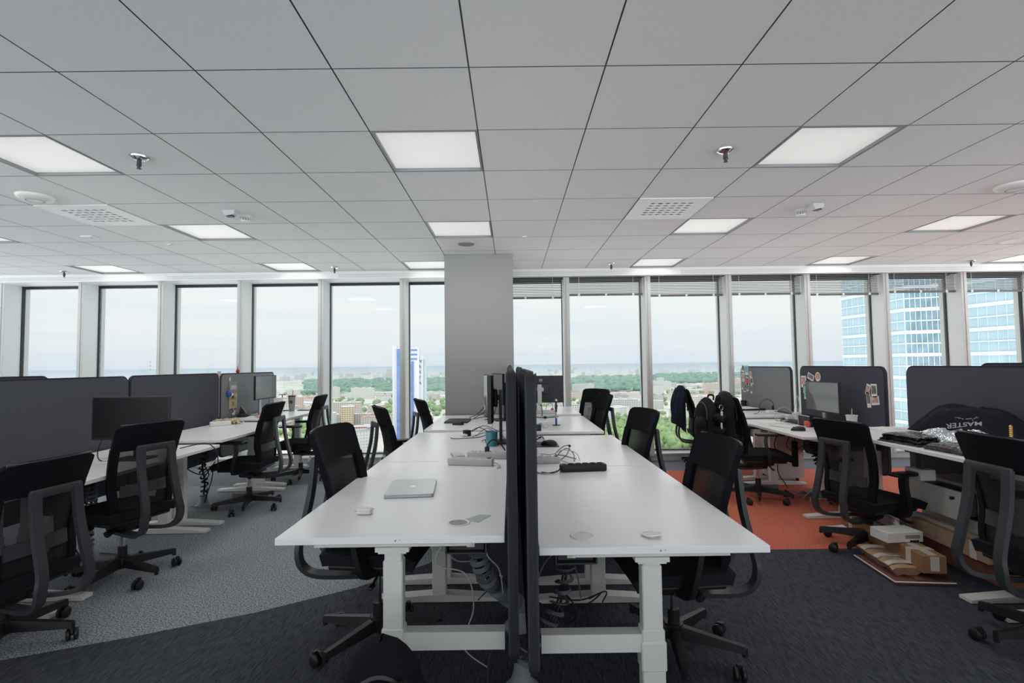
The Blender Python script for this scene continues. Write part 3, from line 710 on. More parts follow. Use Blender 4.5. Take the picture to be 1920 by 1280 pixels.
# venetian blinds, bunched under the bulkhead
def blind(n, x0, x1, zb, label):
    w = x1 - x0; c = (x0 + x1) / 2
    t = thing('venetian_blind', label, 'blind', (c, 7.2, 2.635), 0, 'raised venetian blinds')
    h = 2.635 - zb
    p = MB(); p.box((0, 0.02, -.014), (w, .05, .028)); p.build('headrail', m_blindk, t, smooth=0)
    p = MB(); k = 12; y0 = .034; ys = (h - .036 - y0) / k
    for i in range(k):
        z = -y0 - ys * (i + .5)
        M_ = T(0, 0, z, rx=math.radians(36)); p.add([(-w / 2, -.0125, 0), (w / 2, -.0125, 0), (w / 2, 0, .002), (-w / 2, 0, .002), (w / 2, .0125, 0), (-w / 2, .0125, 0)], [(0, 1, 2, 3), (3, 2, 4, 5)], M_)
    p.build('slats', m_blind, t, smooth=0)
    p = MB(); p.rbox((0, 0, -h + .018), (w, .04, .03), .005); p.build('bottom_rail', m_blindk, t)
    for f_ in (-.37, 0, .37):
        p = MB(); p.box((f_ * w, -.021, -h + .018), (.03, .008, .034)); p.build('rail_clip', m_offwhite, t)
        if f_:
            p = MB(); p.tube([(f_ * w, -.016, -y0), (f_ * w, -.016, -h + .03)], .0022, 6)
            for i in range(k): p.rbox((f_ * w, -.017, -y0 - ys * (i + .5)), (.010, .010, .011), .003, 1)
            p.build('ladder_cord', m_offwhite, t)
BL = ['venetian blind partly hidden by the column', 'venetian blind in the first full window right of the column', 'venetian blind in the second full window right of the column', 'venetian blind over the pale desk divider with stickers', 'venetian blind left of the glass tower view', 'venetian blind over the near face of the glass tower', 'venetian blind at the right edge of the picture']
ZB = [2.28, 2.315, 2.292, 2.298, 2.28, 2.303, 2.303]
for k in range(7): blind(k, MX[8 + k] + .05, MX[9 + k] - .05, ZB[k], BL[k])
# ------------------------------------------------------------------ desks
def desk(x0, x1, y0, y1, z, label, side, group, foot_in=0.04, near_in=0.09, far_in=0.09, grommet=None, bar_to=None, tray=True):
    """side: +1 when the divider is at the +x edge, -1 when at the -x edge"""
    t = thing('standing_desk', label, 'desk', ((x0 + x1) / 2, (y0 + y1) / 2, 0), 0, group)
    w, d = x1 - x0, y1 - y0
    tp = MB(); tp.rbox((0, 0, z - .0125), (w, d, .025), .002, 1); tp.build('tabletop', m_desk, t, smooth=30)
    r = MB()
    for s_ in (-1, 1): r.box((s_ * .17, 0, z - .045), (.05, d - .24, .04))
    r.build('under_frame', m_leg, t, smooth=0)
    for s_, ins in ((-1, near_in), (1, far_in)):
        y = s_ * (d / 2 - ins)
        a = MB(); a.box((0, y, z - .037), (w * .70, .05, .024)); a.box((0, y, z - .056), (.12, .075, .016)); a.box((0, y, z - .066), (.10, .068, .01))
        a.build('support_arm', m_leg, t, smooth=0)
        c = MB(); c.rbox((0, y, (z - .07 + .30) / 2), (.062, .044, z - .07 - .30), .004, 1); c.rbox((0, y, .36 + (z - .55) * .45), (.070, .052, .42), .004, 1)
        c.rbox((0, y, .22), (.080, .060, .42), .004, 1); c.rbox((0, y, .34), (.088, .068, .10), .004, 1)
        c.build('lifting_column', m_leg, t, smooth=30)
        f = MB(); L = w - 2 * foot_in
        f.prism([(-L / 2, .004), (L / 2, .004), (L / 2, .022), (.06, .042), (-.06, .042), (-L / 2, .022)], -.04, .04, T(0, y, 0, rx=PI / 2)); f.build('foot', m_leg, t, smooth=20)
    b = MB(); b.box((side * .27, 0, z - .075), (.03, d - .3, .03))
    if bar_to is not None:
        b.box(((side * .04 + bar_to - (x0 + x1) / 2) / 2, -d / 2 + near_in, .385), (abs(bar_to - (x0 + x1) / 2) - .04, .05, .062))
    b.build('crossbar', m_leg, t, smooth=0)
    if tray:
        q = MB(); q.box((side * (w / 2 - .16), 0, z - .155), (.16, d * .62, .006)); q.box((side * (w / 2 - .24), 0, z - .125), (.006, d * .62, .06)); q.box((side * (w / 2 - .08), 0, z - .10), (.006, d * .62, .12))
        for s_ in (-1, 1): q.box((side * (w / 2 - .16), s_ * d * .28, z - .09), (.14, .02, .13))
        q.build('cable_tray', m_darkgrey, t, smooth=0)
    if grommet:
        gx, gy, cap = grommet
        q = MB(); q.lathe([(.034, .0005), (.036, .003), (.042, .0035), (.045, .001), (.045, -.0)], 36, cap=False, M=T(gx - (x0 + x1) / 2, gy - (y0 + y1) / 2, z))
        if cap: q.prism([(.036 * math.cos(math.radians(a)), .036 * math.sin(math.radians(a))) for a in range(128, 413, 6)], .0006, .0028, T(gx - (x0 + x1) / 2, gy - (y0 + y1) / 2, z))
        q.build('grommet_ring', m_offwhite, t)
        q = MB(); q.lathe([(0, .0004), (.034, .0004)], 32, cap=False, M=T(gx - (x0 + x1) / 2, gy - (y0 + y1) / 2, z)); q.build('grommet_well', m_grey if not cap else m_darkgrey, t, smooth=0)
    q = MB(); q.cyl((.02, -d / 2 - .0004, z - .013), (.02, -d / 2 + .004, z - .013), .0035, n=8); q.cyl((.036, -d / 2 - .0004, z - .011), (.036, -d / 2 + .004, z - .011), .002, n=6); q.build('edge_screw', m_grey, t, smooth=0)
    return t
GC = 'bench desks in the middle'
desk(-.832, -.03, 1.815, 3.215, .765, 'near white desk left of the central dividers, with the silver laptop', 1, GC, near_in=.07, far_in=.17, grommet=(-.206, 1.965, False), bar_to=-.034)
desk(-.832, -.03, 3.225, 4.60, .765, 'second white desk left of the central dividers, with the teal cup', 1, GC, near_in=.06)
desk(-.79, -.03, 4.625, 5.94, .785, 'white desk against the column, with the black laptop', 1, GC)
desk(.088, .882, 1.785, 3.18, .73, 'near white desk right of the central dividers, with the black power strip', -1, GC, near_in=.07, far_in=.17, grommet=(.253, 1.905, True), bar_to=.094)
desk(.088, .882, 3.19, 4.56, .73, 'second white desk right of the central dividers, with the mouse pad', -1, GC, near_in=.06)
desk(.04, .82, 4.585, 5.945, .76, 'third white desk right of the central dividers, with the slim pen figure stand', -1, GC)
desk(.04, .805, 5.975, 7.08, .78, 'farthest white desk right of the column, with the logo monitor', -1, GC)
GL = 'desks along the left dividers'
desk(-3.3, -2.5, 1.6, 2.995, .735, 'white desk at the left edge, mostly behind the nearest left chair', -1, GL)
desk(-3.3, -2.5, 3.03, 4.42, .71, 'white desk on the left holding the dark monitor', -1, GL)
desk(-3.3, -2.5, 4.45, 5.85, .745, 'white desk on the left with only a white power strip and wrapped packs', -1, GL)
desk(-3.25, -2.57, 5.90, 7.10, .78, 'far left white desk by the windows, with the grey tumbler', -1, GL)
GR = 'desks along the right dividers'
desk(2.42, 3.25, 5.88, 7.10, .74, 'far right white desk by the windows, behind the backpack', 1, GR)
desk(2.5, 3.28, 4.42, 5.82, .71, 'white desk on the right with the monitor and the iced drink', 1, GR)
desk(2.5, 3.28, 2.85, 4.26, .81, 'white desk on the right holding the heap of black clothes', 1, GR)
desk(2.5, 3.28, 1.42, 2.82, .76, 'white desk at the right edge, hidden behind the nearest right chair', 1, GR, tray=False)
desk(-4.30, -3.46, 2.4, 3.85, .74, 'white desk on the far side of the left dividers', 1, 'desks behind the side dividers', tray=False)
desk(3.46, 4.28, 2.3, 3.75, .74, 'white desk on the far side of the right dividers', -1, 'desks behind the side dividers', tray=False)

# ------------------------------------------------------------------ fabric dividers
def divider(x, y0, y1, z0, z1, label, group, th=.036, fab=None):
    t = thing('desk_divider', label, 'divider', (x, (y0 + y1) / 2, 0), 0, group)
    d = y1 - y0; h = z1 - z0; cz = (z0 + z1) / 2
    MR = Matrix(((0, 0, 1, 0), (1, 0, 0, 0), (0, 1, 0, 0), (0, 0, 0, 1)))     # polygon (a,b) -> (y,z), extruded along x
    p = MB(); a = rrect(d - .012, h - .012, .065, 8, 0, cz); p.prism(a, -th / 2, th / 2, MR); p.build('fabric_panel', fab or m_felt, t, smooth=30)
    p = MB(); o_ = rrect(d, h, .07, 8, 0, cz); pts = [(0, q[0], q[1]) for q in o_]; p.tube(pts, .0, closed=True, sq=(th * .62, .012)) ; p.build('edge_trim', m_feltk, t, smooth=30)
    for s_ in (-1, 1):
        p = MB(); p.box((0, s_ * d * .3, z0 + .30), (th + .004, .05, .16)); p.build('desk_bracket', m_darkgrey, t, smooth=0)
    return t
m_felt_lit = mat('divider_fabric_window_lit', (134, 135, 138), 0.95, spec=0.15, noise=(180, 0.1), bump=(300, 0.3))  # same felt again, with window light painted in as a paler grey
divider(-.002, 1.77, 3.15, .335, 1.335, 'left one of the paired central dividers, nearest the viewer', 'central dividers')
divider(.064, 1.70, 3.08, .33, 1.33, 'right one of the paired central dividers, nearest the viewer', 'central dividers')
divider(-.010, 3.22, 4.56, .36, 1.345, 'second central divider on the left side, behind the nearest', 'central dividers')
divider(.058, 3.2, 4.52, .33, 1.335, 'second central divider on the right side, behind the nearest', 'central dividers')
divider(-.012, 4.64, 5.90, .37, 1.35, 'third central divider, ending at the column', 'central dividers')
GDL = 'left dividers'; GDR = 'right dividers'
divider(-3.345, 3.05, 4.475, .34, 1.297, 'dark fabric divider at the left edge behind the two nearest chairs', GDL)
divider(-3.345, 4.495, 5.86, .34, 1.30, 'dark fabric divider on the left behind the white power strip', GDL)
divider(-3.345, 5.90, 7.22, .34, 1.295, 'dark fabric divider on the left with the badge and stickers', GDL, fab=m_felt_lit)
divider(3.31, 6.05, 7.36, .34, 1.292, 'divider on the right, painted pale grey for window light, with photos at its left edge, by the windows', GDR, fab=m_felt_lit)
divider(3.31, 4.53, 5.85, .34, 1.30, 'dark divider on the right behind the monitor and iced drink', GDR)
divider(3.31, 2.90, 4.275, .36, 1.305, 'dark divider on the right behind the heap of clothes', GDR)
divider(-3.42, 2.42, 3.80, .34, 1.315, 'far-side divider peeking up at the left edge', 'far-side dividers')
divider(3.42, 2.33, 3.73, .34, 1.325, 'far-side divider peeking up at the right edge', 'far-side dividers')

# ------------------------------------------------------------------ office chairs
def yb(z):      # side profile of the back shell
    pts = [(.44, -.185), (.50, -.20), (.62, -.19), (.75, -.215), (.85, -.245), (1.02, -.305)]
    for (a, b), (c, d) in zip(pts, pts[1:]):
        if z <= c: return b + (d - b) * (z - a) / (c - a)
    return pts[-1][1]
def sh(x, z):   # wrap of the shell around the sitter
    return yb(z) + .9 * x * x * (1.0 if z > .7 else .55 + .45 * max(0, (z - .5) / .2))
def make_chair():
    t = thing('office_chair', 'x', 'chair')
    s = MB(); s.M = T(0, .03, .445)
    def top(u, v):
        x = (u - .5) * .47; y = (v - .5) * .46; e = 1 - (abs(2 * u - 1) ** 5) * .35 - (abs(2 * v - 1) ** 6) * .3
        wx = 1 - .10 * max(0, (.25 - v)) * 4 * .6
        return (x * wx, y, .032 * e - .025 * max(0, v - .75) ** 2 * 16 * .5)
    s.sheet(top, 16, 14, .055); s.build('seat', m_seatfab, t, smooth=60)
    s = MB(); s.rbox((0, .02, .395), (.40, .38, .03), .012); s.build('seat_pan', m_black, t)
    # back shell: solid head band plus two side legs and a lower bar, one piece
    b = MB()
    def band(u, v):
        z = .85 + .165 * v; hw = .222 + .012 * v - (.03 * max(0, v - .85) / .15 if True else 0); x = (2 * u - 1) * hw
        if v > .85: z += -.012 * (abs(2 * u - 1) ** 6) * (v - .85) / .15
        return (x, sh(x, z), z)
    b.sheet(band, 16, 8, .026)
    for sg in (-1, 1):
        def leg(u, v, sg=sg):
            z = .44 + .42 * v; xo = .200 + .026 * v; x = sg * (xo - .046 * (1 - u if sg > 0 else u)) ; return (x, sh(x, z), z)
        b.sheet(leg, 3, 10, .03)
    b.sheet(lambda u, v: ((2 * u - 1) * .2, sh((2 * u - 1) * .2, .42 + .05 * v), .42 + .05 * v), 10, 2, .028)
    bk = b.build('backrest', m_blackfab, t, smooth=50)
    q = MB()
    q.tube([((2 * u - 1) * .203, sh((2 * u - 1) * .203, 1.012) + .012, 1.014) for u in [k / 14 for k in range(15)]], .006, 6); q.build('top_piping', m_darkgrey, bk)
    q = MB(); q.sheet(lambda u, v: ((2 * u - 1) * (.165 + .025 * v), sh((2 * u - 1) * .18, .46 + .40 * v) + .010, .46 + .40 * v), 10, 10, .0); q.build('mesh_panel', m_mesh, bk, smooth=60)
    # lumbar pad behind mesh
    q = MB(); q.sheet(lambda u, v: ((2 * u - 1) * .15, sh((2 * u - 1) * .15, .56 + .07 * v) - .004, .56 + .07 * v), 8, 3, .01); q.build('lumbar_pad', m_darkgrey, bk, smooth=60)
    # rear carrier: two struts joined at the top, running down and forward under the seat
    c = MB()
    for sg in (-1, 1):
        pts = [(sg * .100, yb(.86) - .035, .872), (sg * .104, -.300, .70), (sg * .11, -.345, .50), (sg * .12, -.352, .43), (sg * .115, -.335, .365), (sg * .10, -.27, .325), (sg * .07, -.12, .315), (sg * .05, .02, .32)]
        c.tube(smooth_path(pts, 4), 0, sq=(.046, .022))
    c.rbox((0, yb(.86) - .035, .862), (.244, .022, .044), .006)
    c.build('support_frame', m_strut, t, smooth=35)
    for sg in (-1, 1):
        a = MB(); a.tube(smooth_path([(sg * .16, .04, .385), (sg * .25, .03, .40), (sg * .272, .02, .46), (sg * .275, -.005, .58), (sg * .272, .0, .655)], 4), 0, sq=(.028, .062))
        ar = a.build('armrest', m_black, t, smooth=35)
        p = MB(); p.rbox((sg * .272, .03, .668), (.085, .25, .026), .012, 3); p.build('arm_pad', m_black, ar)
    m = MB(); m.rbox((0, .0, .365), (.20, .26, .05), .015); m.rbox((0, .0, .33), (.13, .16, .06), .02); me_ = m.build('tilt_mechanism', m_black, t)
    l = MB(); l.cyl((.10, .05, .36), (.24, .06, .335), .006, n=8); l.rbox((.245, .06, .334), (.05, .022, .016), .006); l.build('lever', m_black, me_)
    l = MB(); l.cyl((-.09, -.06, .345), (-.15, -.07, .325), .018, .022, 12); l.build('tension_knob', m_black, me_)
    g_ = MB(); g_.cyl((0, 0, .06), (0, 0, .20), .027, n=18); g_.build('column_sleeve', m_black, t)
    g_ = MB(); g_.cyl((0, 0, .19), (0, 0, .345), .0155, n=16); g_.build('gas_lift', m_chrome, t)
    s = MB(); s.cyl((0, 0, .085), (0, 0, .135), .042, n=20)
    for k in range(5):
        a = 2 * PI * k / 5; Mk = T(0, 0, 0, rz=a)
        for (y0, y1, w0, w1, zt0, zt1, h0, h1) in ((.03, .31, .05, .032, .128, .096, .055, .030),):
            vs = [(-w0 / 2, y0, zt0 - h0), (w0 / 2, y0, zt0 - h0), (w0 / 2 * .7, y0, zt0), (-w0 / 2 * .7, y0, zt0), (-w1 / 2, y1, zt1 - h1), (w1 / 2, y1, zt1 - h1), (w1 / 2 * .7, y1, zt1), (-w1 / 2 * .7, y1, zt1)]
            s.add(vs, [(0, 1, 2, 3), (7, 6, 5, 4), (0, 4, 5, 1), (1, 5, 6, 2), (2, 6, 7, 3), (3, 7, 4, 0)], Mk)
        s.cyl((0, .305, .05), (0, .305, .09), .012, n=8, M=Mk)
    s.build('star_base', m_black, t, smooth=30)
    cas = MB()
    for sg in (-1, 1): cas.lathe([(0, -.010), (.022, -.010), (.0285, -.005), (.0285, .005), (.022, .010), (0, .010)], 20, T(sg * .0155, -.012, .029, ry=PI / 2))
    cas.tube([(0, 0, .062), (0, .006, .058), (0, .01, .045), (0, -.012, .029)], .008, 6); cas.cyl((0, 0, .052), (0, 0, .066), .013, n=10)
    c0 = cas.build('caster', m_black, t)
    for k in range(5):
        cc = c0 if k == 0 else c0.copy()
        if k: COL.objects.link(cc)
        a = 2 * PI * k / 5; cc.location = (-.305 * math.sin(a), .305 * math.cos(a), 0); cc.rotation_euler = (0, 0, a + (.6, 2.2, -1.1, .2, 1.5)[k])
    return t
CH = make_chair(); first_chair = [True]
UPPER = ('seat', 'seat_pan', 'backrest', 'support_frame', 'armrest', 'tilt_mechanism')
def chair(x, y, heading, label, group, lift=0.0, tip=0.0):
    """heading: degrees from +x of the way the sitter faces; tip: direction of one foot of the star base"""
    base = (tip - heading) % 72
    o = CH if first_chair[0] else dup(CH)
    first_chair[0] = False
    o.location = (x, y, 0); o.rotation_euler = (0, 0, math.radians(heading - 90)); o['label'] = label; o['group'] = group
    for c in o.children:
        n = c.name.split('.')[0]
        if n in UPPER: c.location.z = lift
        elif base:
            Mb = Matrix.Rotation(math.radians(base), 4, 'Z')
            if n == 'caster': c.location = Mb @ c.location; c.rotation_euler.z += math.radians(base)
            elif n == 'star_base': c.rotation_euler.z = math.radians(base)
    return o
GA, GB_, GD_ = 'office chairs at the left desks', 'office chairs at the centre desks', 'office chairs at the right desks'
chair(-2.53, 2.60, 172, 'black mesh-back chair at the left edge, nearest the viewer on that side', GA, lift=-.09, tip=9)
chair(-2.57, 3.43, 162, 'black mesh-back chair in front of the dark monitor', GA, lift=-.0, tip=54)
chair(-2.57, 5.06, 182, 'black mesh-back chair at the left desk with the white power strip', GA, tip=0)
chair(-2.58, 6.31, 184, 'black mesh-back chair beside the grey tumbler, far left', GA, tip=1)
chair(-.67, 2.59, -6, 'black chair pushed under the near left centre desk', GB_, lift=.04, tip=20)
chair(-.92, 4.55, 26, 'black chair seen edge-on at the second left centre desk', GB_, tip=30)
chair(-.72, 5.40, 22, 'black chair seen edge-on beside the column', GB_, lift=.0, tip=10)
chair(.755, 2.48, 184, 'black chair pushed under the near right centre desk', GB_, lift=-.02, tip=44)
chair(.75, 3.78, 191, 'black chair at the second right centre desk, by the mouse pad', GB_, tip=15)
chair(.76, 5.46, 189, 'black chair at the third right centre desk', GB_, lift=.015, tip=40)
chair(.84, 6.16, 214, 'farthest black chair right of the column, its gap showing the city', GB_, lift=.03, tip=5)
chair(2.55, 6.80, -10, 'black chair with a dark jacket hung over it, by the windows', GD_, tip=2)
chair(2.45, 5.16, -8, 'black chair with a backpack and jacket hung on its back', GD_, tip=30)
chair(2.59, 3.78, 15, 'black mesh-back chair on the right beside the cardboard boxes', GD_, lift=-.085, tip=69)
chair(2.54, 2.44, -2, 'black mesh-back chair at the right edge, nearest the viewer', GD_, lift=-.02, tip=38)
# ------------------------------------------------------------------ things on and around the desks
def text_mesh(s, size, m, parent, M_, name='lettering', extr=.0006, bold=False):
    cu = bpy.data.curves.new('t', 'FONT'); cu.body = s; cu.size = size; cu.extrude = extr; cu.align_x = 'CENTER'; cu.align_y = 'CENTER'
    if bold: cu.offset = size * .018
    tmp = bpy.data.objects.new('t', cu); COL.objects.link(tmp); bpy.context.view_layer.update()
    me = bpy.data.meshes.new_from_object(tmp); bpy.data.objects.remove(tmp); me.materials.clear(); me.materials.append(m)
    me.transform(M_); o = bpy.data.objects.new(name, me); COL.objects.link(o); o.parent = parent; return o
def cable(pts, r, m, label, group=None, name='cable', cat='cable', plug=None):
    t = thing(name, label, cat, tuple(pts[0]), 0, group); p0 = Vector(pts[0])
    b = MB(); b.tube(smooth_path([Vector(p) - p0 for p in pts], 7), r, 7); b.build('cord', m, t, smooth=60)
    if plug:
        b = MB(); b.rbox(tuple(Vector(plug[0]) - p0), plug[1], .006); b.build('plug', plug[2], t)
    return t
def power_strip(x, y, z, rz, L, n, m, mt, label, h=.042, w=.055, switch=True, lead=None):
    t = thing('power_strip', label, 'power strip', (x, y, z), rz, None)
    b = MB(); b.rbox((0, 0, h / 2), (L, w, h), .008, 2); b.build('body', m, t)
    st = (L - .03 - (.03 if switch else 0)) / n
    b = MB()
    for i in range(n):
        cx = -L / 2 + .015 + (0 if mt is not m_black else (.03 if switch else 0)) + st * (i + .5)
        b.lathe([(.0195, 0), (.0205, .004), (.016, .004), (.015, -.004), (0, -.004)], 18, T(cx, 0, h - .0005))
    b.build('sockets', mt, t)
    b = MB()
    for i in range(n):
        cx = -L / 2 + .015 + (0 if mt is not m_black else (.03 if switch else 0)) + st * (i + .5)
        for s_ in (-1, 1): b.cyl((cx + s_ * .006, s_ * .006, h - .0035), (cx + s_ * .006, s_ * .006, h - .001), .0022, n=6)
    b.build('contacts', m_black if mt is not m_black else m_grey, t)
    if switch:
        sx = L / 2 - .025 if mt is not m_black else -L / 2 + .025
        b = MB(); b.rbox((sx, 0, h + .001), (.02, .03, .008), .003); b.build('rocker_switch', m_redm, t)
    if lead:
        b = MB(); b.tube(smooth_path(lead, 6), .0038, 7); b.build('lead', m_cable_w if m is not m_black else m_cable_k, t)
    return t
def mouse(x, y, z, rz, label, m=None, s=1.0):
    t = thing('computer_mouse', label, 'mouse', (x, y, z), rz)
    b = MB()
    def f(u, v):
        a = 2 * PI * u; r = math.sin(PI / 2 * v) if v < 1 else 1; hh_ = math.cos(PI / 2 * v)
        return (.032 * s * r * math.cos(a) * (1 + .06 * math.sin(a)), .058 * s * r * math.sin(a), .001 + .037 * s * hh_ ** .7 * (1 - .18 * r * math.sin(a)))
    b.sheet(f, 24, 8); b.build('shell', m or m_black, t, smooth=70)
    b = MB(); b.cyl((-.003, .034 * s, .026 * s), (.003, .034 * s, .026 * s), .008 * s, n=12); b.build('scroll_wheel', m_darkgrey, t); return t
def screen_monitor(x, y, zc, rz, w, h, label, zdesk, back=None, stand='pole', tilt=0.0, logo=None, stand_m=None, face=None, curve=0.0, pole_off=(0, .06), th=.022, lookslit=False):
    """the screen looks along local -y"""
    t = thing('monitor', label, 'monitor', (x, y, zdesk), rz); dz = zc - zdesk; M_ = T(0, 0, dz, rx=tilt)
    b = MB(); b.sheet(lambda u, v: ((u - .5) * w, -curve * (2 * u - 1) ** 2, (v - .5) * h), 12 if curve else 1, 1, th, M_); b.build('housing', back or m_black, t, smooth=30)
    b = MB(); b.sheet(lambda u, v: ((u - .5) * (w - .016), -curve * (2 * u - 1) ** 2 - .0012, (v - .5) * (h - .022) + .004), 12 if curve else 1, 1, .0, M_); b.build('screen', face or m_screen, t, smooth=30)
    sm = stand_m or m_darkgrey
    b = MB(); b.rbox((0, th + .012, 0), (w * .36, .03, h * .4), .012, 2, M_); b.build('back_cover', back or m_black, t)
    b = MB(); b.rbox((pole_off[0], pole_off[1] + .03, (dz + .06) / 2), (.05, .022, dz + .06), .004, 1); b.rbox((pole_off[0] / 2, pole_off[1] / 2 + .02, dz), (.06 + abs(pole_off[0]), pole_off[1] + .02, .045), .006); b.build('stand_pole', sm, t)
    b = MB(); b.rbox((pole_off[0], pole_off[1], .006), (.22, .18, .012), .005); b.build('stand_foot', sm, t)
    if logo:
        lm = M_ @ T(0, th + .0285 if False else th + .001, 0)
        g = MB(); R_ = .017; g.tube([(R_ * math.cos(2 * PI * k / 28), 0, R_ * math.sin(2 * PI * k / 28)) for k in range(28)], .0022, 6, closed=True, M=M_ @ T(-.0, th + .002, h * .33)); lo = g.build('logo_ring', m_offwhite, t)
        text_mesh(logo, .0135, m_offwhite, t, M_ @ T(0, th + .0015, h * .33, rx=PI / 2) @ Matrix.Rotation(PI, 4, 'Y'), 'logo_lettering', bold=True)
    return t
def laptop(x, y, z, rz, label, m, w=.3126, d=.2212, logo=True, ports=True):
    t = thing('laptop', label, 'laptop', (x, y, z), rz)
    b = MB(); b.prism(rrect(w, d, .012, 5), .0015, .010); b.build('base', m, t, smooth=30)
    b = MB(); b.prism(rrect(w - .001, d - .001, .012, 5), .0108, .0155); li = b.build('lid', m, t, smooth=30)
    b = MB(); b.box((0, 0, .0104), (w - .004, d - .004, .001)); 
    for sx in (-1, 1):
        for sy in (-1, 1): b.cyl((sx * w * .42, sy * d * .4, 0), (sx * w * .42, sy * d * .4, .002), .006, n=10)
    b.build('gap_and_feet', m_black, t, smooth=0)
    if ports:
        b = MB()
        for (py, pl) in ((-.065, .026), (-.015, .008), (.015, .012)): b.box((w / 2 - .0002, py + .03, .006), (.0012, pl, .004))
        b.build('ports', m_black, t, smooth=0)
    if logo:
        pts = []                                    # bitten fruit outline
        for k in range(40):
            a = 2 * PI * k / 40; r = .0165 * (1 + .05 * math.cos(2 * a)); px_, py_ = r * math.cos(a), r * math.sin(a) * 1.05
            if abs(a - PI / 2) < .35: py_ -= .003 * (1 - abs(a - PI / 2) / .35)
            if abs(a - 3 * PI / 2) < .3: py_ += .002 * (1 - abs(a - 3 * PI / 2) / .3)
            dx, dy = px_ - .021, py_ - .003
            q = math.hypot(dx, dy)
            if q < .009: px_, py_ = .021 + dx / q * .009 * -1 if False else px_ - (.009 - q), py_
            pts.append((px_, py_))
        b = MB(); b.prism(pts, .0155, .0158, T(rz=PI / 2)); b.prism([(.001, .019), (.006, .0205), (.008, .026), (.003, .0245)], .0155, .0158, T(rz=PI / 2)); b.build('logo', m_chrome_l, li, smooth=0)
    return t
m_chrome_l = mat('mirror_logo', (236, 238, 240), .12, metal=.9)
Z1, Z2, Z3 = .765, .73, .785
# near left centre desk
laptop(-.485, 2.50, Z1, PI / 2 + .09, 'closed silver laptop with a bitten-fruit logo on the near left desk', m_alu)
t = thing('earbuds_case', 'small white rounded earbuds case on the near left desk', 'earbuds case', (-.600, 2.10, Z1), -.03)
b = MB(); b.rbox((0, 0, .0125), (.066, .046, .025), .0122, 5); b.build('case', m_offwhite, t, smooth=60)
b = MB(); b.rbox((0, 0, .0165), (.0664, .0464, .0006), .0002, 1); b.build('lid_seam', m_grey, t, smooth=0)
b = MB(); b.prism([(-.193, 1.999), (-.135, 2.066), (-.084, 2.057), (-.131, 1.963)], Z1 + .0004, Z1 + .0012); o = b.build('plastic_film', m_clear, smooth=0); tag(o, 'pale green scrap of clear film beside the cable hole', 'film')
power_strip(-.248, 3.085, Z1, -.2, .275, 5, m_lgrey, m_offwhite, 'grey-white power strip in front of another one, left of the dividers', lead=[(.137, 0, .02), (.17, -.01, .012), (.19, -.06, .008), (.185, -.1, .006)])
power_strip(-.150, 3.30, Z1, -.12, .275, 5, m_lgrey, m_offwhite, 'white power strip with a black plug in it, behind the front one', switch=False)
cable([(-.16, 3.30, Z1 + .05), (-.155, 3.30, Z1 + .09), (-.12, 3.32, Z1 + .115), (-.075, 3.33, Z1 + .085), (-.045, 3.34, Z1 + .04), (-.04, 3.36, Z1 + .008)], .0042, m_cable_k, 'thick black cable arching out of the white power strip', plug=((-.16, 3.30, Z1 + .058), (.03, .03, .034), m_black))
t = thing('phone', 'grey phone lying behind the power strips', 'phone', (-.36, 3.40, Z1), .25); b = MB(); b.rbox((0, 0, .006), (.075, .15, .011), .005); b.build('body', m_grey, t); b = MB(); b.box((0, 0, .0117), (.066, .135, .0008)); b.build('display', m_lgrey, t, smooth=0)
t = thing('mug', 'teal cup on the second left desk in front of the monitor pole', 'cup', (-.150, 3.80, Z1))
b = MB(); b.lathe([(.0, .003), (.036, .003), (.041, .10), (.0435, .105), (.0455, .10), (.040, .0), (.0, .0)], 32); b.build('cup_body', m_teal, t, smooth=50)
b = MB(); b.cyl((0, 0, .09), (0, 0, .094), .0408, n=24); b.build('dark_filling', m_black, t)
m_glare = m_glare_screen
screen_monitor(-.165, 3.96, 1.11, -PI / 2 + .10, .53, .345, 'curved monitor seen edge-on above the teal cup', Z1, curve=.035, pole_off=(.0, .05), th=.026, face=m_glare)
cable([(-.16, 4.0, 1.0), (-.15, 3.98, .9), (-.19, 3.95, .82), (-.17, 3.93, Z1 + .006), (-.24, 4.0, Z1 + .005), (-.20, 4.15, Z1 + .005)], .003, m_cable_w, 'white cable hanging from the curved monitor')
t = thing('power_adapter', 'black plug adapter lying in a nest of black cables, left of the dividers', 'adapter', (-.38, 4.35, Z1), .5); b = MB(); b.rbox((0, 0, .025), (.05, .07, .05), .006); b.build('brick', m_black, t); b = MB(); b.rbox((-.04, -.03, .012), (.05, .05, .02), .006); b.build('plug', m_offwhite, t)
cable([(-.36, 4.38, Z1 + .03), (-.28, 4.42, Z1 + .06), (-.20, 4.36, Z1 + .02), (-.26, 4.25, Z1 + .005), (-.36, 4.18, Z1 + .005), (-.46, 4.16, Z1 + .005), (-.50, 4.2, Z1 + .005)], .003, m_cable_k, 'black cable curling left from the adapter nest')
cable([(-.34, 4.40, Z1 + .03), (-.24, 4.46, Z1 + .07), (-.12, 4.40, Z1 + .03), (-.07, 4.2, Z1 + .006), (-.06, 4.0, Z1 + .006)], .003, m_cable_k, 'black cable running from the adapter nest to the dividers')
cable([(-.30, 4.3, Z1 + .004), (-.22, 4.45, Z1 + .05), (-.16, 4.5, Z1 + .01), (-.24, 4.3, Z1 + .03), (-.33, 4.25, Z1 + .004)], .0025, m_cable_k, 'thin black cable looped over the adapter nest')
